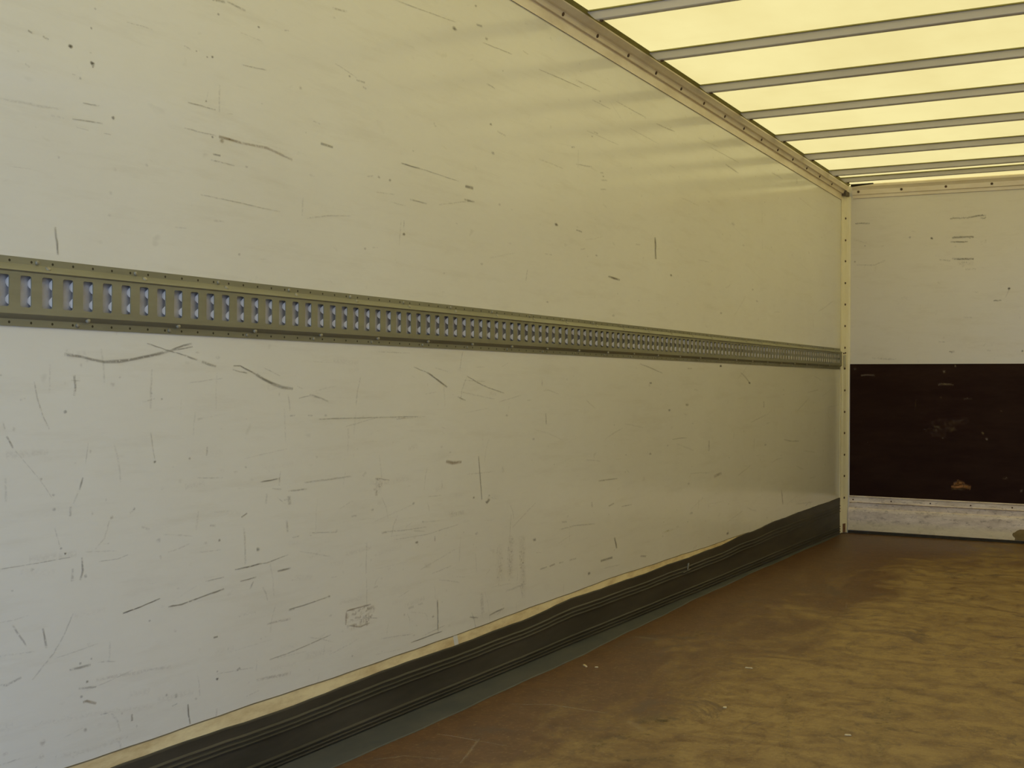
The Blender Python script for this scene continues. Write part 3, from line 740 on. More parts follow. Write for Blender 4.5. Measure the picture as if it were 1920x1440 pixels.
(0.35,1,0.00247,0.00147,[(2.6646,0.3237),(2.6630,0.3182)]),
(0.36,1,0.00527,0.00307,[(2.7363,0.3212),(2.7486,0.3249)]),
(0.45,1,0.00371,0.00220,[(2.6561,0.3388),(2.6816,0.3356)]),
(0.60,1,0.00507,0.00300,[(2.6771,0.2952),(2.6994,0.2959)]),
(0.57,1,0.00454,0.00267,[(2.7020,0.3283),(2.7126,0.3290)]),
(0.37,1,0.00449,0.00261,[(2.7418,0.3147),(2.7580,0.3135)]),
(0.42,1,0.00745,0.00432,[(2.7460,0.3309),(2.7791,0.3291)]),
(0.36,1,0.00271,0.00158,[(2.7498,0.3071),(2.7523,0.2953)]),
(0.49,1,0.00445,0.00259,[(2.7468,0.2959),(2.7453,0.2829)]),
(0.59,1,0.00474,0.00277,[(2.7399,0.3134),(2.7418,0.3043)]),
(0.34,1,0.00448,0.00267,[(2.6581,0.2975),(2.6597,0.2911)]),
(0.52,1,0.00588,0.00341,[(2.7575,0.3061),(2.7716,0.3075)]),
(0.33,1,0.00704,0.00408,[(2.7526,0.3271),(2.7857,0.3220)]),
(0.50,1,0.00296,0.00173,[(2.7395,0.3017),(2.7401,0.2858)]),
(0.31,1,0.00246,0.00146,[(2.6860,0.2996),(2.6859,0.2880)]),
(0.53,1,0.00332,0.00195,[(2.7151,0.3164),(2.7162,0.3090)]),
(0.41,1,0.00374,0.00220,[(2.7069,0.3386),(2.7102,0.3315)]),
(0.33,1,0.00406,0.00237,[(2.7367,0.3235),(2.7586,0.3257)]),
(0.32,1,0.00433,0.00254,[(2.7182,0.2981),(2.7177,0.2827)]),
(0.35,1,0.00673,0.00390,[(2.7473,0.3284),(2.7781,0.3260)]),
(0.57,1,0.00575,0.00334,[(2.7465,0.3293),(2.7688,0.3278)]),
(0.45,1,0.00634,0.00370,[(2.7279,0.3380),(2.7512,0.3372)]),
(0.49,1,0.00468,0.00279,[(2.6579,0.3302),(2.6567,0.3161)]),
(0.39,1,0.00707,0.00413,[(2.7244,0.3104),(2.7567,0.3079)]),
(0.41,1,0.00438,0.00255,[(2.7460,0.3012),(2.7455,0.2939)]),
(0.57,1,0.00433,0.00253,[(2.7225,0.3324),(2.7358,0.3349)]),
(0.58,1,0.00508,0.00300,[(2.6904,0.3137),(2.7151,0.3102)]),
(0.58,1,0.00365,0.00217,[(2.6694,0.3112),(2.6861,0.3086)]),
(0.45,1,0.00391,0.00228,[(2.7417,0.3008),(2.7463,0.2924)]),
(0.50,1,0.00402,0.00236,[(2.7130,0.2960),(2.7176,0.2882)]),
(0.48,1,0.00345,0.00202,[(2.7321,0.3097),(2.7303,0.2936)]),
(0.60,1,0.00607,0.00353,[(2.7493,0.3049),(2.7650,0.3042)]),
(0.30,1,0.00529,0.00307,[(2.7494,0.3188),(2.7798,0.3157)]),
(0.60,1,0.00363,0.00214,[(2.6520,0.3370),(2.7068,0.3383),(2.7633,0.3382)]),
(0.60,1,0.00353,0.00211,[(2.6520,0.3370),(2.6500,0.3008)]),
(0.50,1,0.00364,0.00214,[(2.6547,0.2986),(2.7146,0.2857),(2.7588,0.2883)]),
(0.40,0,0.00250,0.00145,[(2.7462,0.3048),(2.7938,0.2956)])]
FRONT_MARKS=[
(0.50,0,0.00544,0.00571,[(0.6458,1.9673),(0.7050,1.9671),(0.7515,1.9676)]),
(0.75,0,0.00521,0.00551,[(0.7515,1.9676),(0.8130,1.9752),(0.8557,1.9759)]),
(0.75,0,0.00611,0.00647,[(0.8222,1.9617),(0.8528,1.9583)]),
(0.70,0,0.00620,0.00652,[(0.6589,1.8487),(0.7056,1.8495),(0.7860,1.8486)]),
(0.65,0,0.00466,0.00490,[(0.6497,1.8230),(0.6902,1.8226),(0.7522,1.8211)]),
(0.60,0,0.00585,0.00593,[(0.0718,1.9708),(0.1621,1.9657)]),
(0.60,0,0.00952,0.00990,[(0.5393,1.8516)]),
(0.35,0,0.00806,0.00832,[(0.4081,1.8651)]),
(0.65,0,0.00620,0.00652,[(0.6596,1.7210),(0.7063,1.7173),(0.7866,1.7154)]),
(0.36,0,0.00471,0.00492,[(0.5811,1.7179),(0.6502,1.7083)]),
(0.25,1,0.01392,0.01466,[(0.6909,1.6935),(0.7868,1.6862)]),
(0.30,0,0.00415,0.00422,[(0.0800,1.7057),(0.1933,1.7010),(0.2591,1.7285)]),
(0.40,0,0.00672,0.00679,[(0.0698,1.7265)]),
(0.75,0,0.00453,0.00483,[(0.9009,1.4558),(0.9462,1.4578)]),
(0.65,0,0.00899,0.00962,[(0.9879,1.5271)]),
(0.30,0,0.00300,0.00321,[(0.9672,1.4732),(0.9879,1.5207)]),
(0.75,0,0.00625,0.00655,[(0.6437,1.1516),(0.6781,1.1513)]),
(0.35,0,0.00472,0.00493,[(0.5837,1.2113),(0.6215,1.2109)]),
(0.32,0,0.00608,0.00646,[(0.8629,1.1563),(0.8872,1.1561)]),
(0.25,0,0.00916,0.00971,[(0.8230,1.8110),(0.8596,1.8189)]),
(0.25,0,0.00616,0.00650,[(0.7376,1.6525),(0.7993,1.6533)]),
(0.25,0,0.00657,0.00671,[(0.1799,1.1114),(0.3278,1.1040)]),
(0.50,0,0.00742,0.00797,[(1.0643,1.1515)]),
(0.20,0,0.00461,0.00487,[(0.7754,1.5145),(0.8153,1.5100)]),
(0.24,0,0.00463,0.00488,[(0.7236,1.3596),(0.7792,1.3584)]),
(0.20,0,0.00502,0.00508,[(0.0589,1.8663),(0.1428,1.8451)]),
(0.20,0,0.00662,0.00674,[(0.1936,1.6572),(0.2033,1.6905)]),
(0.30,0,0.00667,0.00677,[(0.1329,1.8253)])]
PANEL_MARKS=[
(0.50,0,0.00665,0.00675,[(0.1116,1.0034),(0.1583,1.0085),(0.1981,1.0035)]),
(0.75,0,0.00627,0.00656,[(0.5828,0.9482),(0.6236,0.9533),(0.6737,0.9470)]),
(0.40,0,0.01099,0.01148,[(0.6170,1.0271)]),
(0.50,0,0.00934,0.00980,[(0.6824,1.0630)]),
(0.40,0,0.00840,0.00848,[(0.0746,1.0440)]),
(0.35,0,0.00617,0.00650,[(0.7300,0.8610),(0.7825,0.8615)]),
(0.30,0,0.00787,0.00821,[(0.5989,0.8694)]),
(0.50,0,0.00789,0.00822,[(0.5557,0.6879),(0.5936,0.6854)]),
(0.26,0,0.00636,0.00660,[(0.4922,0.6667),(0.5304,0.6643)]),
(0.40,0,0.01572,0.01641,[(0.5241,0.6674),(0.6125,0.6629),(0.6813,0.6775)]),
(0.40,0,0.01261,0.01314,[(0.5401,0.6381),(0.6347,0.6339)]),
(0.30,0,0.02498,0.02617,[(0.5398,0.7008),(0.6811,0.7232),(0.7585,0.7312)]),
(0.40,0,0.00915,0.00970,[(0.8448,0.6553)]),
(0.42,0,0.01065,0.01130,[(0.8663,0.6203)]),
(0.55,0,0.00750,0.00802,[(0.9582,0.3867),(0.9852,0.3879)]),
(0.40,0,0.01186,0.01275,[(1.0631,0.3161)]),
(0.30,0,0.00753,0.00803,[(0.9472,0.7894)]),
(0.15,0,0.00641,0.00663,[(0.4497,0.8580),(0.4468,0.7851)]),
(0.20,0,0.00665,0.00675,[(0.1572,0.5849),(0.1640,0.5615)]),
(1.00,3,0.01240,0.01303,[(0.6613,0.3205),(0.6987,0.3255),(0.7328,0.3270),(0.7760,0.3192)]),
(1.00,3,0.01242,0.01304,[(0.6768,0.3376),(0.7079,0.3487),(0.7389,0.3403)]),
(0.80,1,0.00466,0.00489,[(0.6645,0.3076),(0.7452,0.3080)]),
(0.80,3,0.00621,0.00652,[(0.7016,0.3680),(0.7017,0.3419)])]
FLOOR_MARKS=[
(0.55,0,0.04969,0.04969,[(0.6180,3.1904),(0.6398,3.2344),(0.6813,3.2582)]),
(0.55,0,0.02919,0.02919,[(0.7094,2.8348),(0.7429,2.8740),(0.8168,2.9213)]),
(0.40,0,0.02626,0.02626,[(0.5962,2.8892),(0.6003,2.9625),(0.6109,3.0597)]),
(0.35,0,0.02138,0.02138,[(0.6376,3.0517),(0.6630,3.1012)]),
(0.40,0,0.01998,0.01998,[(0.8825,3.0528),(0.9054,3.0820)]),
(0.25,0,0.02982,0.02982,[(0.2886,4.2822),(0.3208,4.3903),(0.3489,4.4873)]),
(0.30,0,0.02043,0.02043,[(1.1315,3.9385),(1.1994,3.5553),(1.2670,3.1429)]),
(0.25,0,0.01648,0.01648,[(0.8793,3.7168),(0.9594,3.4177),(1.0645,3.0273)]),
(0.25,0,0.04000,0.04000,[(1.0815,3.5197),(1.1152,3.3542)]),
(0.40,0,0.04286,0.04286,[(1.5515,3.3051),(1.5779,3.3454)]),
(0.25,0,0.01693,0.01693,[(1.0333,3.8819),(1.2405,3.9704)]),
(0.20,2,0.01745,0.01745,[(0.1282,4.2555),(0.1804,4.2635),(0.2461,4.2575)]),
(0.22,2,0.01452,0.01452,[(0.4132,4.3767),(0.4820,4.3728)]),
(0.22,2,0.00439,0.00439,[(0.1828,2.8147),(0.2825,2.8143),(0.4147,2.8070)]),
(0.20,2,0.00413,0.00413,[(0.3696,2.6210),(0.3405,2.7166),(0.3020,2.8312)]),
(0.20,2,0.00534,0.00534,[(0.2075,3.1857),(0.3214,3.2372),(0.4954,3.2291)]),
(0.16,2,0.00662,0.00662,[(0.1674,2.5406),(0.2193,2.6058),(0.3263,2.6363)]),
(0.20,2,0.01287,0.01287,[(0.5793,3.1871),(0.6447,3.1264)]),
(0.15,2,0.00594,0.00594,[(0.1728,3.3861),(0.2876,3.3762)])]

# ------------------------------------------------------------------ marks on the walls (wall coordinates in metres)
def grainy(data):
    """a broad scuff is a faint band under many short broken strokes"""
    rg = random.Random(21)
    out = []
    for a, tint, hu, hw, pts in data:
        if len(pts) < 2 or tint > 1 or hw < 0.00135 * (pts[0][0] + 1.0):
            out.append((a, tint, hu, hw, pts))
            continue
        out.append((a * 0.5, tint, hu, hw, pts))
        for (u0, w0), (u1, w1) in zip(pts, pts[1:]):
            n = max(2, int(math.hypot((u1 - u0) / hu, (w1 - w0) / hw) * 0.9))
            for k in range(n):
                f = rg.random()
                e = min(1, f + rg.uniform(0.4, 1.6) / n)
                ju, jw = rg.gauss(0, 0.4) * hu, rg.gauss(0, 0.5) * hw
                p, q = (u0 + (u1 - u0) * f + ju, w0 + (w1 - w0) * f + jw), (u0 + (u1 - u0) * e + ju, w0 + (w1 - w0) * e + jw + rg.gauss(0, 0.2) * hw)
                s = rg.uniform(0.25, 0.5)
                if rg.random() < 0.35:
                    out.append((min(1, a * 1.1), tint, hu * s, hw * s, [p]))
                else:
                    out.append((min(1, a * 1.15), tint, hu * s * 0.8, hw * s * 0.8, [p, q]))
    return out


def marks(name, data, place, mat, parent, extra=None):
    vs, fs, at = [], [], []
    data = grainy(data)

    def put(u, w):
        vs.append(place(u, w))
        return len(vs) - 1
    for a, tint, hu, hw, pts in data + (extra or []):
        tc = tint / 4
        if len(pts) == 1:
            u, w = pts[0]
            c = put(u, w); at.append((a, 0.5, tc))
            n = 9
            ring = []
            for i in range(n):
                an = 2 * math.pi * i / n
                k = random.uniform(0.85, 1.3)
                ring.append(put(u + hu * k * math.cos(an), w + hw * k * math.sin(an))); at.append((a, 0.0, tc))
            for i in range(n):
                fs.append((c, ring[i], ring[(i + 1) % n]))
            continue
        P = [(u / hu, w / hw) for u, w in pts]
        Q = []
        for (x0, y0), (x1, y1) in zip(P, P[1:]):
            n = max(1, min(8, int(math.hypot(x1 - x0, y1 - y0) / 5)))
            Q += [(x0 + (x1 - x0) * i / n, y0 + (y1 - y0) * i / n) for i in range(n)]
        Q.append(P[-1])
        rows = []
        for i, (x, y) in enumerate(Q):
            x0, y0 = Q[max(0, i - 1)]
            x1, y1 = Q[min(len(Q) - 1, i + 1)]
            d = math.hypot(x1 - x0, y1 - y0) or 1
            nx, ny = -(y1 - y0) / d, (x1 - x0) / d
            k = random.uniform(0.85, 1.25)
            jx = random.uniform(-0.3, 0.3) if 0 < i < len(Q) - 1 else 0
            sa = a * (0.55 if i in (0, len(Q) - 1) else random.uniform(0.8, 1.1))
            row = []
            for v, off in ((0.0, -1.25), (0.5, 0.0), (1.0, 1.25)):
                row.append(put((x + nx * (off * k + jx)) * hu, (y + ny * (off * k + jx)) * hw))
                at.append((min(sa, 1), v, tc))
            rows.append(row)
        for r0, r1 in zip(rows, rows[1:]):
            for j in (0, 1):
                fs.append((r0[j], r0[j + 1], r1[j + 1], r1[j]))
    mb = MB()
    mb.v, mb.f = vs, fs
    o = mb.build(name, mat, parent, fix=False)
    ca = o.data.color_attributes.new('mark', 'FLOAT_COLOR', 'POINT')
    for i, c in enumerate(at):
        ca.data[i].color = (*c, 1)
    return o


# ------------------------------------------------------------------ the box body
floor = tag(MB().box(-0.10, W + 0.06, YR, L + 0.08, -0.06, 0.0).build('floor', M['floor']),
            'brown plywood load floor under ochre dust', kind='structure')
wl = tag(MB().box(-0.05, 0.0, YR, L + 0.05, 0.0, zr(L) + 0.01).build('wall_left', M['wall']),
         'scuffed off-white left side wall above and below the slotted steel rail', kind='structure')
wf = tag(MB().box(0.0, W, L, L + 0.05, 0.0, zr(L) - 0.003).build('wall_front', M['wall2']),
         'off-white front wall at the far end above the dark brown panel', kind='structure')
wr = tag(MB().box(W, W + 0.05, YR, L + 0.05, 0.0, zr(L) + 0.01).build('wall_right', M['wall2']),
         'off-white right side wall outside the frame', kind='structure')
cm = MB()
ys = [YR + (L + 0.05 - YR) * i / 24 for i in range(25)]
cm.add([(x, y, zr(y)) for y in ys for x in (-0.05, W + 0.05)],
       [(2 * i, 2 * i + 1, 2 * i + 3, 2 * i + 2) for i in range(24)])
ceiling = tag(cm.build('ceiling', M['roof']), 'glowing pale yellow translucent roof sheet', kind='structure')
gm = MB().box(-30, 30, -45, YR - 0.02, -1.15, -1.05)
gm.box(-30, 30, YR - 0.02, 30, -1.15, -1.05)
ground = tag(gm.build('ground', mat_simple('asphalt', (0.20, 0.20, 0.20), (0.14, 0.14, 0.14), 8, rough=0.9)),
             'grey yard outside the open rear of the body', kind='structure')

# bare plywood band left where the white skin of the wall ends, just above the rubber
pm = MB()
N = 90
yy = [1.2 + (6.05 - 1.2) * i / N for i in range(N + 1)]


def z_skin(y):
    pts = [(1.0, .1745), (3.0, .175), (4.4, .196), (5.5, .195), (6.1, .200), (7, .2)]
    for (a, za), (b_, zb) in zip(pts, pts[1:]):
        if y <= b_:
            return za + (zb - za) * (y - a) / (b_ - a) + 0.001 * math.sin(y * 9) + 0.0006 * math.sin(y * 31)
    return 0.2


pm.loft([[(0.0, y, 0.10), (0.0012, y, 0.10), (0.0012, y, z_skin(y)), (0.0, y, z_skin(y))] for y in yy])
tag(pm.build('plywood_edge', M['wood_edge'], wl), 'bare yellow plywood edge')
sm = MB()
sm.loft([[(0.0, y, z_skin(y) - 0.0016), (0.0018, y, z_skin(y) - 0.0016), (0.0018, y, z_skin(y) + 0.0004), (0.0, y, z_skin(y) + 0.0004)] for y in yy])
tag(sm.build('skin_seam', M['seam'], wl), 'thin dark seam')
for yv in (3.20,):
    tag(MB().loft([[(0.0, yv + dy_, EYE - 0.79), (0.0022, yv + dy_, EYE - 0.79), (0.0022, yv + dy_ - 0.008, z_skin(yv) - 0.0005), (0.0, yv + dy_ - 0.008, z_skin(yv) - 0.0005)]
                   for dy_ in (0.0, 0.022)]).build('joint_strip', M['wall'], wl), 'painted joint strip')

# small random specks and hair scratches besides the surveyed marks
rnd = random.Random(5)
extra = []
for _ in range(260):
    y = rnd.uniform(1.45, 7.6)
    z = rnd.choice([rnd.uniform(0.22, 1.0), rnd.uniform(0.22, 1.0), rnd.uniform(1.2, 2.1)])
    k = y / 3.0 + 0.5
    a = rnd.uniform(0.10, 0.30)
    q = rnd.random()
    if q < 0.45:
        extra.append((a, 0, 0.004 * k, 0.0022 * k, [(y, z)]))
    elif q < 0.8:
        ln = rnd.uniform(0.02, 0.14) * k
        sl = rnd.gauss(0.0, 0.16)
        extra.append((a * 0.8, rnd.choice((0, 0, 1)), 0.002 * k, 0.0014 * k, [(y, z), (y + ln * 0.5, z + sl * ln * 0.5 + rnd.gauss(0, 0.002)), (y + ln, z + sl * ln)]))
    else:
        ln = rnd.uniform(0.015, 0.07)
        extra.append((a * 0.7, 0, 0.0024 * k, 0.002, [(y, z), (y + rnd.gauss(0, 0.006), z - ln)]))
for _ in range(230):
    y, z = rnd.uniform(1.4, 3.6), 0.19 + 0.85 * rnd.random() ** 1.3
    a = rnd.uniform(0.10, 0.26)
    q = rnd.random()
    if q < 0.4:
        extra.append((a, rnd.choice((0, 1)), rnd.uniform(0.003, 0.009), rnd.uniform(0.002, 0.006), [(y, z)]))
    elif q < 0.65:
        ln = rnd.uniform(0.02, 0.16)
        extra.append((a, 0, 0.002, 0.0016, [(y, z), (y + ln, z + rnd.gauss(0, 0.01))]))
    elif q < 0.85:
        ln = rnd.uniform(0.02, 0.10)
        x_ = rnd.gauss(0, 0.012)
        extra.append((a, 0, 0.0028, 0.002, [(y, z), (y + x_, z - ln * 0.5), (y + x_ * 1.4, z - ln)]))
    else:
        ln = rnd.uniform(0.04, 0.12)
        extra.append((a * 0.7, 1, 0.012, 0.007, [(y, z), (y + ln, z + rnd.gauss(0, 0.006))]))
tag(marks('stain', WALL_MARKS, lambda u, w: (0.0007, u, w), M['marks'], wl, extra),
    'dark scuffs and scratches', kind='stuff')
tag(marks('stain', FLOOR_MARKS, lambda u, w: (u, w, 0.0005), M['marks'], floor),
    'scrapes and worn patches', kind='stuff')
tag(marks('stain', [(min(1.0, m_[0] * 1.4),) + m_[1:] for m_ in FRONT_MARKS], lambda u, w: (u, L - 0.0007, w), M['marks'], wf),
    'dark scuffs and scratches', kind='stuff')


# ------------------------------------------------------------------ left roof rail (trim_1) and front roof rail (trim_2)
def sx(y):
    return -0.0165 * (y - 4.2)


def on_eq(x, y, zeq):          # height of a line that stands x proud of the wall
    return EYE + zeq * (1 - x / 1.9453)


def trim_section(y):
    s = sx(y)
    xn = 0.058 - 0.004 * (y - 4.2)
    zt = zr(y) - 0.001
    xt = 1.9453 * (1 - (zt - EYE) / (1.372 + s))
    xt = max(xt, xn + 0.012)
    zn = on_eq(xn, y, 1.345 + s)
    return [(0.0, on_eq(0, y, 1.240 + s)), (0.0045, on_eq(0.0045, y, 1.2405 + s)), (0.006, on_eq(0.006, y, 1.282 + s)),
            (0.016, on_eq(0.016, y, 1.287 + s)), (0.020, on_eq(0.02, y, 1.300 + s)), (0.024, on_eq(0.024, y, 1.310 + s)),
            (0.036, on_eq(0.036, y, 1.318 + s)), (xn, zn), (xn, min(zn + 0.012, zt)), (0.0, min(zn + 0.012, zt))], xn, zn, xt, zt


tm, olive_tone, seam = MB(), MB(), MB()
secs, sec2, sec3 = [], [], []
for i in range(13):
    y = 1.0 + (7.90 - 1.0) * i / 12
    p, xn, zn, xt, zt = trim_section(y)
    secs.append([(x, y, z) for x, z in p])
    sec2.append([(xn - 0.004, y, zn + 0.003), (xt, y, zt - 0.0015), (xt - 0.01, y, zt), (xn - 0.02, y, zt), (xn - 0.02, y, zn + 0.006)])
    z0 = p[0][1]
    sec3.append([(0.0, y, z0 - 0.0008), (0.0012, y, z0 - 0.0008), (0.0016, y, z0 + 0.001), (0.0, y, z0 + 0.001)])
trim1 = tag(tm.loft(secs).build('trim_1', M['trim']), 'cream roof rail with dark screws along the top of the left wall', kind='structure')
tag(olive_tone.loft(sec2).build('ledge_shade', M['olive_tone'], trim1), 'olive green strip coloured as shade on the inner ledge')  # shade on the rail's inner ledge, put into the strip's olive colour
tag(seam.loft(sec3).build('lower_seam', M['seam'], trim1), 'dark seam under the rail')
first = None
y = 3.874 - 0.2865
while y < 7.80:
    y += 0.2865 - 0.0012 * (y - 3.8)
    if y > 7.82:
        break
    p = trim_section(y)[0]
    zc = (p[3][1] + p[4][1] + p[5][1]) / 3 + 0.001
    if first is None:
        first = MB().dome((0, 0, 0), (1, 0, -0.3), 0.0078, 0.005, 10).build('screw', M['rust'], trim1)
        first.location = (0.0195, y, zc)
    else:
        dup(first, (0.0195, y, zc), trim1)

fz = EYE
prof = [(L, 1.190), (L - 0.006, 1.191), (L - 0.008, 1.208), (L - 0.014, 1.213), (L - 0.018, 1.240), (L - 0.026, 1.252),
        (L - 0.032, 1.259), (L - 0.034, 1.271), (L - 0.030, 1.2762), (L, 1.2762)]
X0, X1 = 0.055, W


def tilt(x):
    return -0.008 * (x - 0.3)


t2 = MB().loft([[(x, py, fz + pz + tilt(x)) for py, pz in prof] for x in (X0, 0.9, X1)])
trim2 = tag(t2.build('trim_2', M['trim']), 'cream roof rail with dark screws along the top of the front wall', kind='structure')
dark_wedge = MB().add([(0.05, L - 0.033, EYE + 1.262), (0.19, L - 0.0345, EYE + 1.2725), (0.05, L - 0.045, EYE + 1.2785), (0.19, L - 0.045, EYE + 1.2785), (0.05, L - 0.02, EYE + 1.2785), (0.19, L - 0.02, EYE + 1.2785)],
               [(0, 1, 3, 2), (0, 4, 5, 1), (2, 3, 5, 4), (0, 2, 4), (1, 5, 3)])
tag(dark_wedge.build('corner_shade', M['shade_fill'], trim2), 'dark wedge added for the shade in the corner')  # added dark wedge, painted shade where rail and last bow converge
first = None
for k in range(9):
    x = 0.093 + 0.2655 * k
    if x > 2.4: break
    loc = (x, L - 0.0165, fz + 1.230 + tilt(x))
    if first is None:
        first = MB().dome((0, 0, 0), (0, -1, -0.15), 0.0078, 0.005, 10).build('screw', M['rust'], trim2)
        first.location = loc
    else:
        dup(first, loc, trim2)

# ------------------------------------------------------------------ corner post
ZP = EYE + 1.205


def post_ring(z):
    q = min(1.0, z / 1.2)
    return [(0.0, L, z), (0.0, L - 0.082, z), (0.004, L - 0.084, z), (0.006, L - 0.070, z), (0.014, L - 0.055, z), (0.024, L - 0.026, z),
            (0.030 + 0.004 * q, L - 0.012, z), (0.031 + 0.013 * q, L - 0.008, z), (0.031 + 0.013 * q, L, z)]


post = tag(MB().loft([post_ring(0.005), post_ring(0.5), post_ring(1.2), post_ring(ZP)]).build('corner_post', M['post'], origin=(0.0, L, 0.0)),
           'pale yellow corner post with a row of dark screws between left and front walls', 'post')
nrm = (0.75, -0.45, 0)
first = None
for zc in (1.064, 0.925, 0.792, 0.653, 0.517, 0.38, 0.242, 0.11, -0.029, -0.166, -0.3, -0.438, -0.573, -0.711):
    loc = (0.0185, L - 0.0405, EYE + zc)
    if first is None:
        first = MB().dome((0, 0, 0), nrm, 0.0075, 0.004, 10).build('screw', M['rust'], post)
        first.location = loc
    else:
        dup(first, loc, post)
rs = MB()
rs.loft([[(x + 0.0006, y_ - 0.0006, z) for x, y_, z in [(0.010, L - 0.064, 0), (0.0155, L - 0.053, 0), (0.0255, L - 0.026, 0), (0.024, L - 0.024, 0), (0.008, L - 0.060, 0)]]
         for z in ()] or [[(0.0148, L - 0.0565, z), (0.0252, L - 0.0262, z), (0.022, L - 0.024, z), (0.012, L - 0.054, z)] for z in (0.006, 0.03, 0.062)])
tag(rs.build('rust_patch', M['rust_stain'], post), 'rusted foot')
cap = MB().box(0.0, 0.034, L - 0.088, L - 0.004, ZP - 0.002, ZP + 0.028)
tag(cap.build('corner_cap', mat_simple('dirty_cap', (0.16, 0.13, 0.08), (0.09, 0.07, 0.04), 30, rough=0.6), post, bevel=0.003), 'dirty dark corner cap')

ec = MB().loft([[(0.0150, L - 0.0590, EYE + z_), (0.0215, L - 0.0640, EYE + z_), (0.0290, L - 0.0440, EYE + z_), (0.0225, L - 0.0390, EYE + z_)] for z_ in (0.118, 0.196)])
tag(ec.build('end_bracket', M['bracket'], post, bevel=0.002), 'pale bracket at the end of the lashing rail')
for x_, y_, dz_ in ((0.015, -0.053, 0.206), (0.021, -0.036, 0.209), (0.018, -0.045, 0.109)):
    MB().dome((x_, L + y_, EYE + dz_), nrm, 0.006, 0.004, 8).build('bolt', M['rust'], post)

# ------------------------------------------------------------------ roof bows
KB = [3.918, 4.5145, 5.114, 5.712, 6.312, 6.905, 7.496, 7.800]
BOW_LABELS = [
    'grey roof bow nearest the camera, cut off by the top edge of the photo',
    'grey roof bow next behind the one cut off by the top edge',
    'third grey roof bow from the camera under the translucent roof',
    'fourth grey roof bow from the camera under the translucent roof',
    'fourth grey roof bow from the second last, fifth from the camera',
    'third grey roof bow from the front wall under the translucent roof',
    'second last grey roof bow, with a thin bright gap behind it',
    'last grey roof bow, right against the front wall trim',
]
BOW_LABELS[4] = 'fourth grey roof bow from the front wall under the translucent roof'


def bow_y(k):
    r = k / 1.305
    return r * (1.316 + 0.0114 * 4.55) / (1 + 0.0114 * r)


for k, lab in zip(KB, BOW_LABELS):
    y = bow_y(k)
    zt = zr(y) - 0.0006
    h, w = 0.036, 0.026
    if k > 7.7: h = 0.031; w = 0.02
    x0, x1 = 0.047, W - 0.002
    xs = [x0 + (x1 - x0) * i / 12 for i in range(13)]
    xt_ = trim_section(y)[3]
    def ring(x):
        if x == xs[0]:
            d = [(xt_ - 0.012, q) for q in range(3)] + [(xt_ + 0.020, 3), (xt_ + 0.026, 4), (xt_ + 0.026, 5), (xt_ + 0.020, 6)] + [(xt_ - 0.012, q) for q in range(7, 10)]
            r_ = ring(xs[1])
            return [(a_, r_[q][1], r_[q][2]) for a_, q in d]
        return [(x, y - 0.006, zt), (x, y - 0.006, zt - 0.003), (x, y, zt - 0.003), (x, y, zt - h + 0.003), (x, y + 0.003, zt - h),
                (x, y + w - 0.003, zt - h), (x, y + w, zt - h + 0.003), (x, y + w, zt - 0.003), (x, y + w + 0.014, zt - 0.003), (x, y + w + 0.014, zt)]
    b = tag(MB().loft([ring(x) for x in xs]).build('roof_bow', M['bow'], origin=(x0, y, zt)), lab, 'roof beam', 'roof bows under the translucent sheet')
    fl = MB().box(xt_, x1, y - 0.0075, y + 0.0008, zt - 0.0045, zt - 0.0002)  # thin dark olive strip along the near top edge of the bow
    tag(fl.build('olive_edge', M['olive_tone'], b), 'olive edge along the bow top')
    xb = xt_ + 0.04
    sc = MB().dome((xb, y + 0.013, zt - h), (0, 0, -1), 0.007, 0.006, 10)
    tag(sc.build('bolt', M['rust'], b), 'dark bolt')

# ------------------------------------------------------------------ dark panel and kick plate on the front wall
panel = tag(MB().box(0.044, W - 0.05, L - 0.004, L - 0.0002, EYE - 0.702, EYE + 0.1385).build('plywood_panel', M['panel'], origin=(0.044, L, EYE - 0.702)),
            'dark brown plywood panel on the front wall above the aluminium kick plate', 'panel')
tag(marks('stain', [(min(1.0, m_[0] * (1.2 if m_[3] < 0.012 or m_[1] == 3 else 0.75)),) + m_[1:] for m_ in PANEL_MARKS], lambda u, w: (u, L - 0.0047, w), M['pale_marks'], panel), 'pale scratches and one orange chip', kind='stuff')

kp = [(L - 0.0005, -0.6985), (L - 0.014, -0.6985), (L - 0.016, -0.702), (L - 0.014, -0.708), (L - 0.012, -0.711), (L - 0.012, -0.734), (L - 0.015, -0.738),
      (L - 0.003, -0.746), (L - 0.003, -0.776), (L - 0.014, -0.782), (L - 0.017, -0.797), (L - 0.018, -0.916), (L - 0.014, -0.9195), (L - 0.0005, -0.9195)]


def kt(x):
    return -0.003 * (x - 0.55)


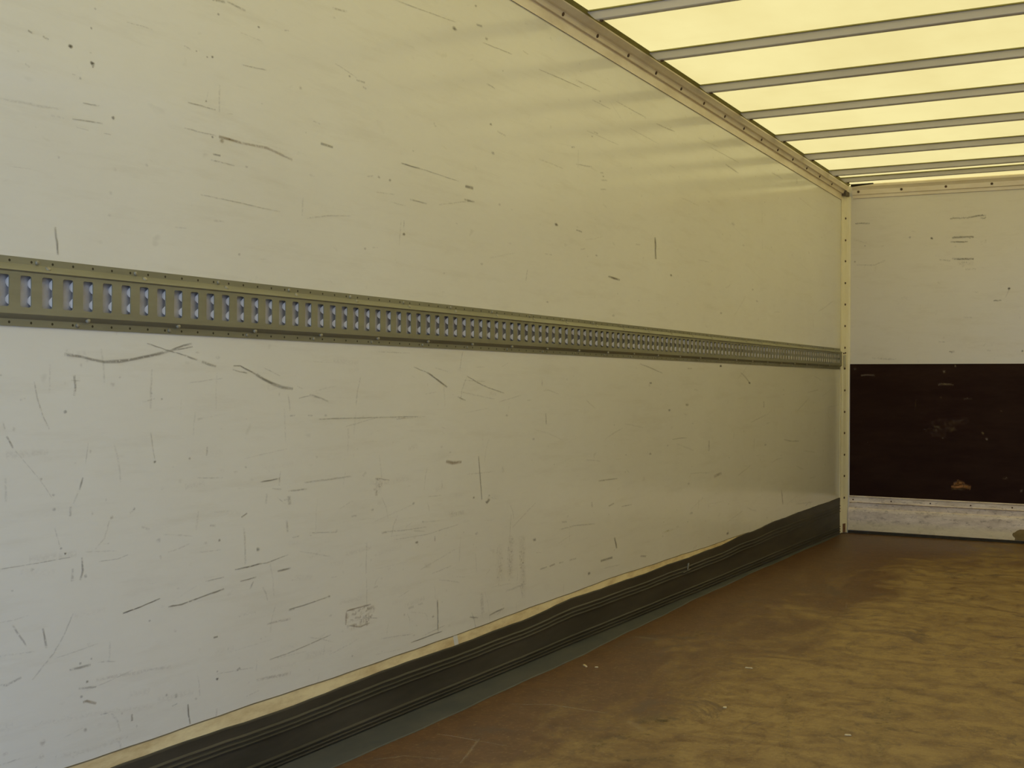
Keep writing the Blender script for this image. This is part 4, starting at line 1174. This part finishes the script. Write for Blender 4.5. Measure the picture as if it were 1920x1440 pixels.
kick = tag(MB().loft([[(x + (0.010 if pz > -0.75 else 0.004), py, EYE + pz + kt(x)) for py, pz in kp] for x in (0.0345, 0.6, 1.2, W - 0.02)]).build('kick_plate', M['alu'], origin=(0.03, L, 0.02)),
           'worn dirty aluminium kick plate at the foot of the front wall', 'kick plate')
first = None
for k in range(9):
    x = 0.069 + 0.2362 * k
    if x > 2.3: break
    loc = (x, L - 0.0122, EYE - 0.7235 + kt(x))
    if first is None:
        first = MB().dome((0, 0, 0), (0, -1, 0), 0.005, 0.003, 8).build('rivet', M['rust'], kick)
        first.location = loc
    else:
        dup(first, loc, kick)
mud = MB()
mr = random.Random(3)
cx_, cz_ = 1.10, 0.040
mv = [(cx_, L - 0.023, cz_)]
for q_, dp in ((0.55, 0.0215), (1.0, 0.0183)):
    for i in range(28):
        an = 2 * math.pi * i / 28
        k = q_ * (1 + 0.10 * math.sin(3 * an + 1) + 0.06 * math.sin(7 * an) + mr.uniform(-0.03, 0.03))
        mv.append((cx_ + 0.085 * k * math.cos(an), L - dp, max(0.019, cz_ + 0.045 * k * math.sin(an))))
mud.add(mv, [(0, 1 + i, 1 + (i + 1) % 28) for i in range(28)] + [(1 + i, 29 + i, 29 + (i + 1) % 28, 1 + (i + 1) % 28) for i in range(28)])
tag(mud.build('mud_patch', mat_simple('dried_mud', (0.20, 0.14, 0.05), (0.26, 0.19, 0.08), 40, rough=0.9), kick), 'patch of dried mud')
gap = MB().box(0.037, W, L - 0.012, L - 0.0005, 0.0005, 0.016)  # solid dark strip; the darkness of the open gap is its colour
tag(gap.build('gap_strip', M['shade_fill'], kick), 'dark strip painted as the shaded gap under the plate')

# ------------------------------------------------------------------ black rubber skirting along the left wall
sk = MB()


def z_rub(y):
    pts = [(1.0, .1445), (1.83, .145), (2.13, .143), (2.46, .139), (2.83, .149), (3.05, .147), (3.56, .151), (4.05, .170), (4.53, .169), (5.0, .174), (5.48, .178), (6.0, .196), (6.63, .214), (7.2, .222), (7.9, .228)]
    for (a, za), (b, zb) in zip(pts, pts[1:]):
        if y <= b:
            f = (y - a) / (b - a)
            f = f * f * (3 - 2 * f)
            return za + (zb - za) * f + 0.0012 * math.sin(y * 13) + 0.0006 * math.sin(y * 41)
    return pts[-1][1]


def foot_x(y):
    pts = [(1.0, .128), (2.4, .125), (3.4, .115), (3.9, .105), (4.4, .085), (5.1, .055), (6.0, .035), (7.9, .016)]
    for (a, za), (b, zb) in zip(pts, pts[1:]):
        if y <= b:
            return za + (zb - za) * (y - a) / (b - a) + 0.003 * math.sin(y * 7) + 0.0015 * math.sin(y * 23)
    return pts[-1][1]


def skirt_ring(y):
    zt = z_rub(y)
    g = 0.0
    ribs = [0.104 + 0.006 * (y > 0), 0.093]
    f = (zt - 0.0) / 0.146
    xb = 0.005
    R = [(0.0, zt), (xb, zt - 0.001), (xb + 0.001, zt - 0.004)]
    for zc in (0.113 * f, 0.101 * f, 0.090 * f):
        R += [(xb, zc + 0.0045), (xb + 0.0045, zc + 0.001), (xb + 0.0045, zc - 0.001), (xb - 0.001, zc - 0.0035)]
    for zc in (0.030 * f, 0.020 * f, 0.010 * f):
        R += [(xb, zc + 0.004), (xb + 0.0055, zc + 0.001), (xb + 0.0055, zc - 0.001), (xb - 0.001, zc - 0.0032)]
    R += [(xb + 0.002, 0.003), (xb + 0.004, 0.0004), (0.0, 0.0004)]
    return [(x, y, z) for x, z in R]


sy = [1.0 + 6.875 * i / 110 for i in range(111)]
skirt = tag(sk.loft([skirt_ring(y) for y in sy]).build('baseboard_left', M['rubber']),
            'black ribbed rubber skirting along the foot of the left wall', kind='structure')
ft = MB().loft([[(0.004, y, 0.0005), (0.004, y, 0.0045), (foot_x(y) * 0.6, y, 0.0038), (foot_x(y) - 0.004, y, 0.0028), (foot_x(y), y, 0.0005)] for y in sy])
tag(ft.build('floor_flange', M['foot'], skirt), 'grey green rubber flange lying on the floor')
sc = MB()
for (ya, za, yb, zb, wd) in ((5.15, .125, 5.16, .152, .010), (5.10, .118, 5.16, .122, .003), (5.16, .12, 5.19, .124, .006)):
    sc.add([(0.0125, ya, za), (0.0125, ya + wd, za), (0.0125, yb + wd, zb), (0.0125, yb, zb), (0.009, ya, za), (0.009, ya + wd, za), (0.009, yb + wd, zb), (0.009, yb, zb)],
           [(0, 1, 2, 3), (7, 6, 5, 4), (0, 4, 5, 1), (1, 5, 6, 2), (2, 6, 7, 3), (3, 7, 4, 0)])
tag(sc.build('paint_smear', mat_simple('pale_smear', (0.30, 0.29, 0.24), (0.12, 0.11, 0.09), 120, rough=0.7), skirt), 'pale smear')

# ------------------------------------------------------------------ slotted lashing rail
P = 0.0503
YS = 1.613 - 4 * P       # left slot centre before the first one in the frame
NS = int((7.862 - YS) / P)
XF = 0.014
zt_, zb_ = EYE + 0.2355, EYE + 0.1045
A_top = [(0.0005, zt_), (0.003, zt_), (0.0032, EYE + 0.2225), (XF + 0.0022, EYE + 0.2110), (XF + 0.003, EYE + 0.2090), (XF + 0.001, EYE + 0.2068), (XF, EYE + 0.2062)]
A_bot = [(XF, EYE + 0.1275), (XF - 0.001, EYE + 0.1262), (0.0034, EYE + 0.1185), (0.003, EYE + 0.1175), (0.003, zb_), (0.0005, zb_)]
y0, y1 = YS - P / 2, 7.872
rail_mb = MB()


def strip(prof, ya, yb):
    n = len(prof)
    rail_mb.add([(x, ya, z) for x, z in prof] + [(x, yb, z) for x, z in prof],
                [(i, i + 1, n + i + 1, n + i) for i in range(n - 1)])


strip(A_top, y0, y1)
strip(A_bot, y0, y1)
zhi, zlo = EYE + 0.2062, EYE + 0.1275
hz0, hz1, hw_ = EYE + 0.1400, EYE + 0.1995, 0.0128
rad = 0.004
for k in range(NS):
    yc = YS + k * P
    inner, outer = [], []
    for cxs, czs, a0 in ((1, 1, 0), (-1, 1, 90), (-1, -1, 180), (1, -1, 270)):
        cy_ = yc + cxs * (hw_ - rad)
        cz2 = (hz1 - rad) if czs > 0 else (hz0 + rad)
        for s_ in range(4):
            an = math.radians(a0 + 30 * s_)
            inner.append((XF, cy_ + rad * math.cos(an), cz2 + rad * math.sin(an)))
        ye, ze = yc + cxs * P / 2, zhi if czs > 0 else zlo
        if a0 in (0, 180):
            outer += [(XF, ye, cz2), (XF, ye, (cz2 + ze) / 2), (XF, ye, ze), (XF, cy_, ze)]
        else:
            outer += [(XF, cy_, ze), (XF, ye, ze), (XF, ye, (cz2 + ze) / 2), (XF, ye, cz2)]
    n = 16
    back = [(XF - 0.0022, y_, z_) for _, y_, z_ in inner]
    rail_mb.add(inner + outer + back, [(i, (i + 1) % n, n + (i + 1) % n, n + i) for i in range(n)] + [((i + 1) % n, i, 2 * n + i, 2 * n + (i + 1) % n) for i in range(n)])
ye = YS + (NS - 0.5) * P
rail_mb.add([(XF, ye, zlo), (XF, y1, zlo), (XF, y1, zhi), (XF, ye, zhi)], [(0, 1, 2, 3)])
rail = rail_mb.build('lashing_rail', M['rail'], origin=(0, 1.5, EYE + 0.17), fix=False)
tag(rail, 'long slotted galvanised steel lashing rail across the left wall', 'lashing rail')

bp = MB().box(0.0004, 0.0014, y0, y1 - 0.002, EYE + 0.1225, EYE + 0.2095)  # added strip over the wall; slot shade is in its grey
tag(bp.build('slot_shade', M['back'], rail), 'grey strip coloured as shade behind the slots')
lip = MB()
zz = [hz0 + 0.001 + (hz1 - hz0 - 0.002) * i / 20 for i in range(21)]
for k in range(NS):
    yl = YS + k * P + hw_ - 0.0006
    vs = []
    for i, z_ in enumerate(zz):
        u = i / 20
        d_ = 0.0012
        for u0, u1 in ((0.05, 0.38), (0.61, 0.96)):
            if u0 < u < u1:
                d_ += 0.0112 * math.sin(math.pi * (u - u0) / (u1 - u0)) ** 0.6
        vs += [(XF - 0.0015, yl, z_), (XF - 0.0012 - d_, yl + 0.002, z_), (XF - 0.0012 - d_, yl + 0.0034, z_)]
    fs = []
    for i in range(20):
        a = 3 * i
        fs += [(a, a + 1, a + 4, a + 3), (a + 1, a + 2, a + 5, a + 4)]
    lip.add(vs, fs)
tag(lip.build('slot_lip', M['lip'], rail, fix=False), 'bright scalloped inner lips of the slots', kind='stuff')

fr_, fs_ = None, None
for row, (yf, zf_, zs_, up_) in enumerate(((1.648, 0.2275, 0.2165, 1), (1.747, 0.1115, 0.1225, -1))):
    k = 0
    while True:
        y = yf + 0.2525 * k
        k += 1
        if y > 7.8:
            break
        l1 = (0.0035, y, EYE + zf_)
        l2 = (0.0085, y + 0.021, EYE + zs_)
        if fr_ is None:
            fr_ = MB().dome((0, 0, 0), (1, 0, 0), 0.0045, 0.003, 10).build('rivet', M['zinc'], rail, smooth=False)
            fr_.location = l1
            fs_ = MB().dome((0, 0, 0), (1, 0, 0.5 * up_), 0.0062, 0.0045, 10).build('screw', M['zinc'], rail, smooth=False)
            fs_.location = l2
        else:
            dup(fr_, l1, rail)
            dup(fs_, l2, rail)
# ------------------------------------------------------------------ litter on the floor
def chip(x, y, ln, wd, rot, label):
    hx = [(-.5, -.3), (-.15, -.5), (.5, -.35), (.42, .4), (.05, .5), (-.46, .3)]
    c, s = math.cos(rot), math.sin(rot)
    ring0 = [(a * ln * c - b * wd * s, a * ln * s + b * wd * c) for a, b in hx]
    b = MB().loft([[(x + a, y + d, 0.0006) for a, d in ring0], [(x + a * .9, y + d * .9, 0.0032) for a, d in ring0]])
    return tag(b.build('wood_chip', M['chip'], origin=(x, y, 0.0006)), label, 'wood chip', 'pale chips littering the floor')


chip(0.184, 3.735, 0.034, 0.010, 2.3, 'pale wood splinter on the brown floor beside the black rubber skirting')
chip(0.226, 3.735, 0.012, 0.010, 0.4, 'round pale crumb just right of the splinter by the rubber skirting')
chip(0.764, 3.457, 0.011, 0.015, 0.2, 'small upright pale chip on the ochre dust in the middle of the floor')
chip(0.668, 3.979, 0.026, 0.009, 0.1, 'thin pale chip lying furthest from the camera on the ochre floor')
chip(1.145, 3.348, 0.018, 0.010, 0.3, 'pale chip nearest the bottom right corner of the floor')
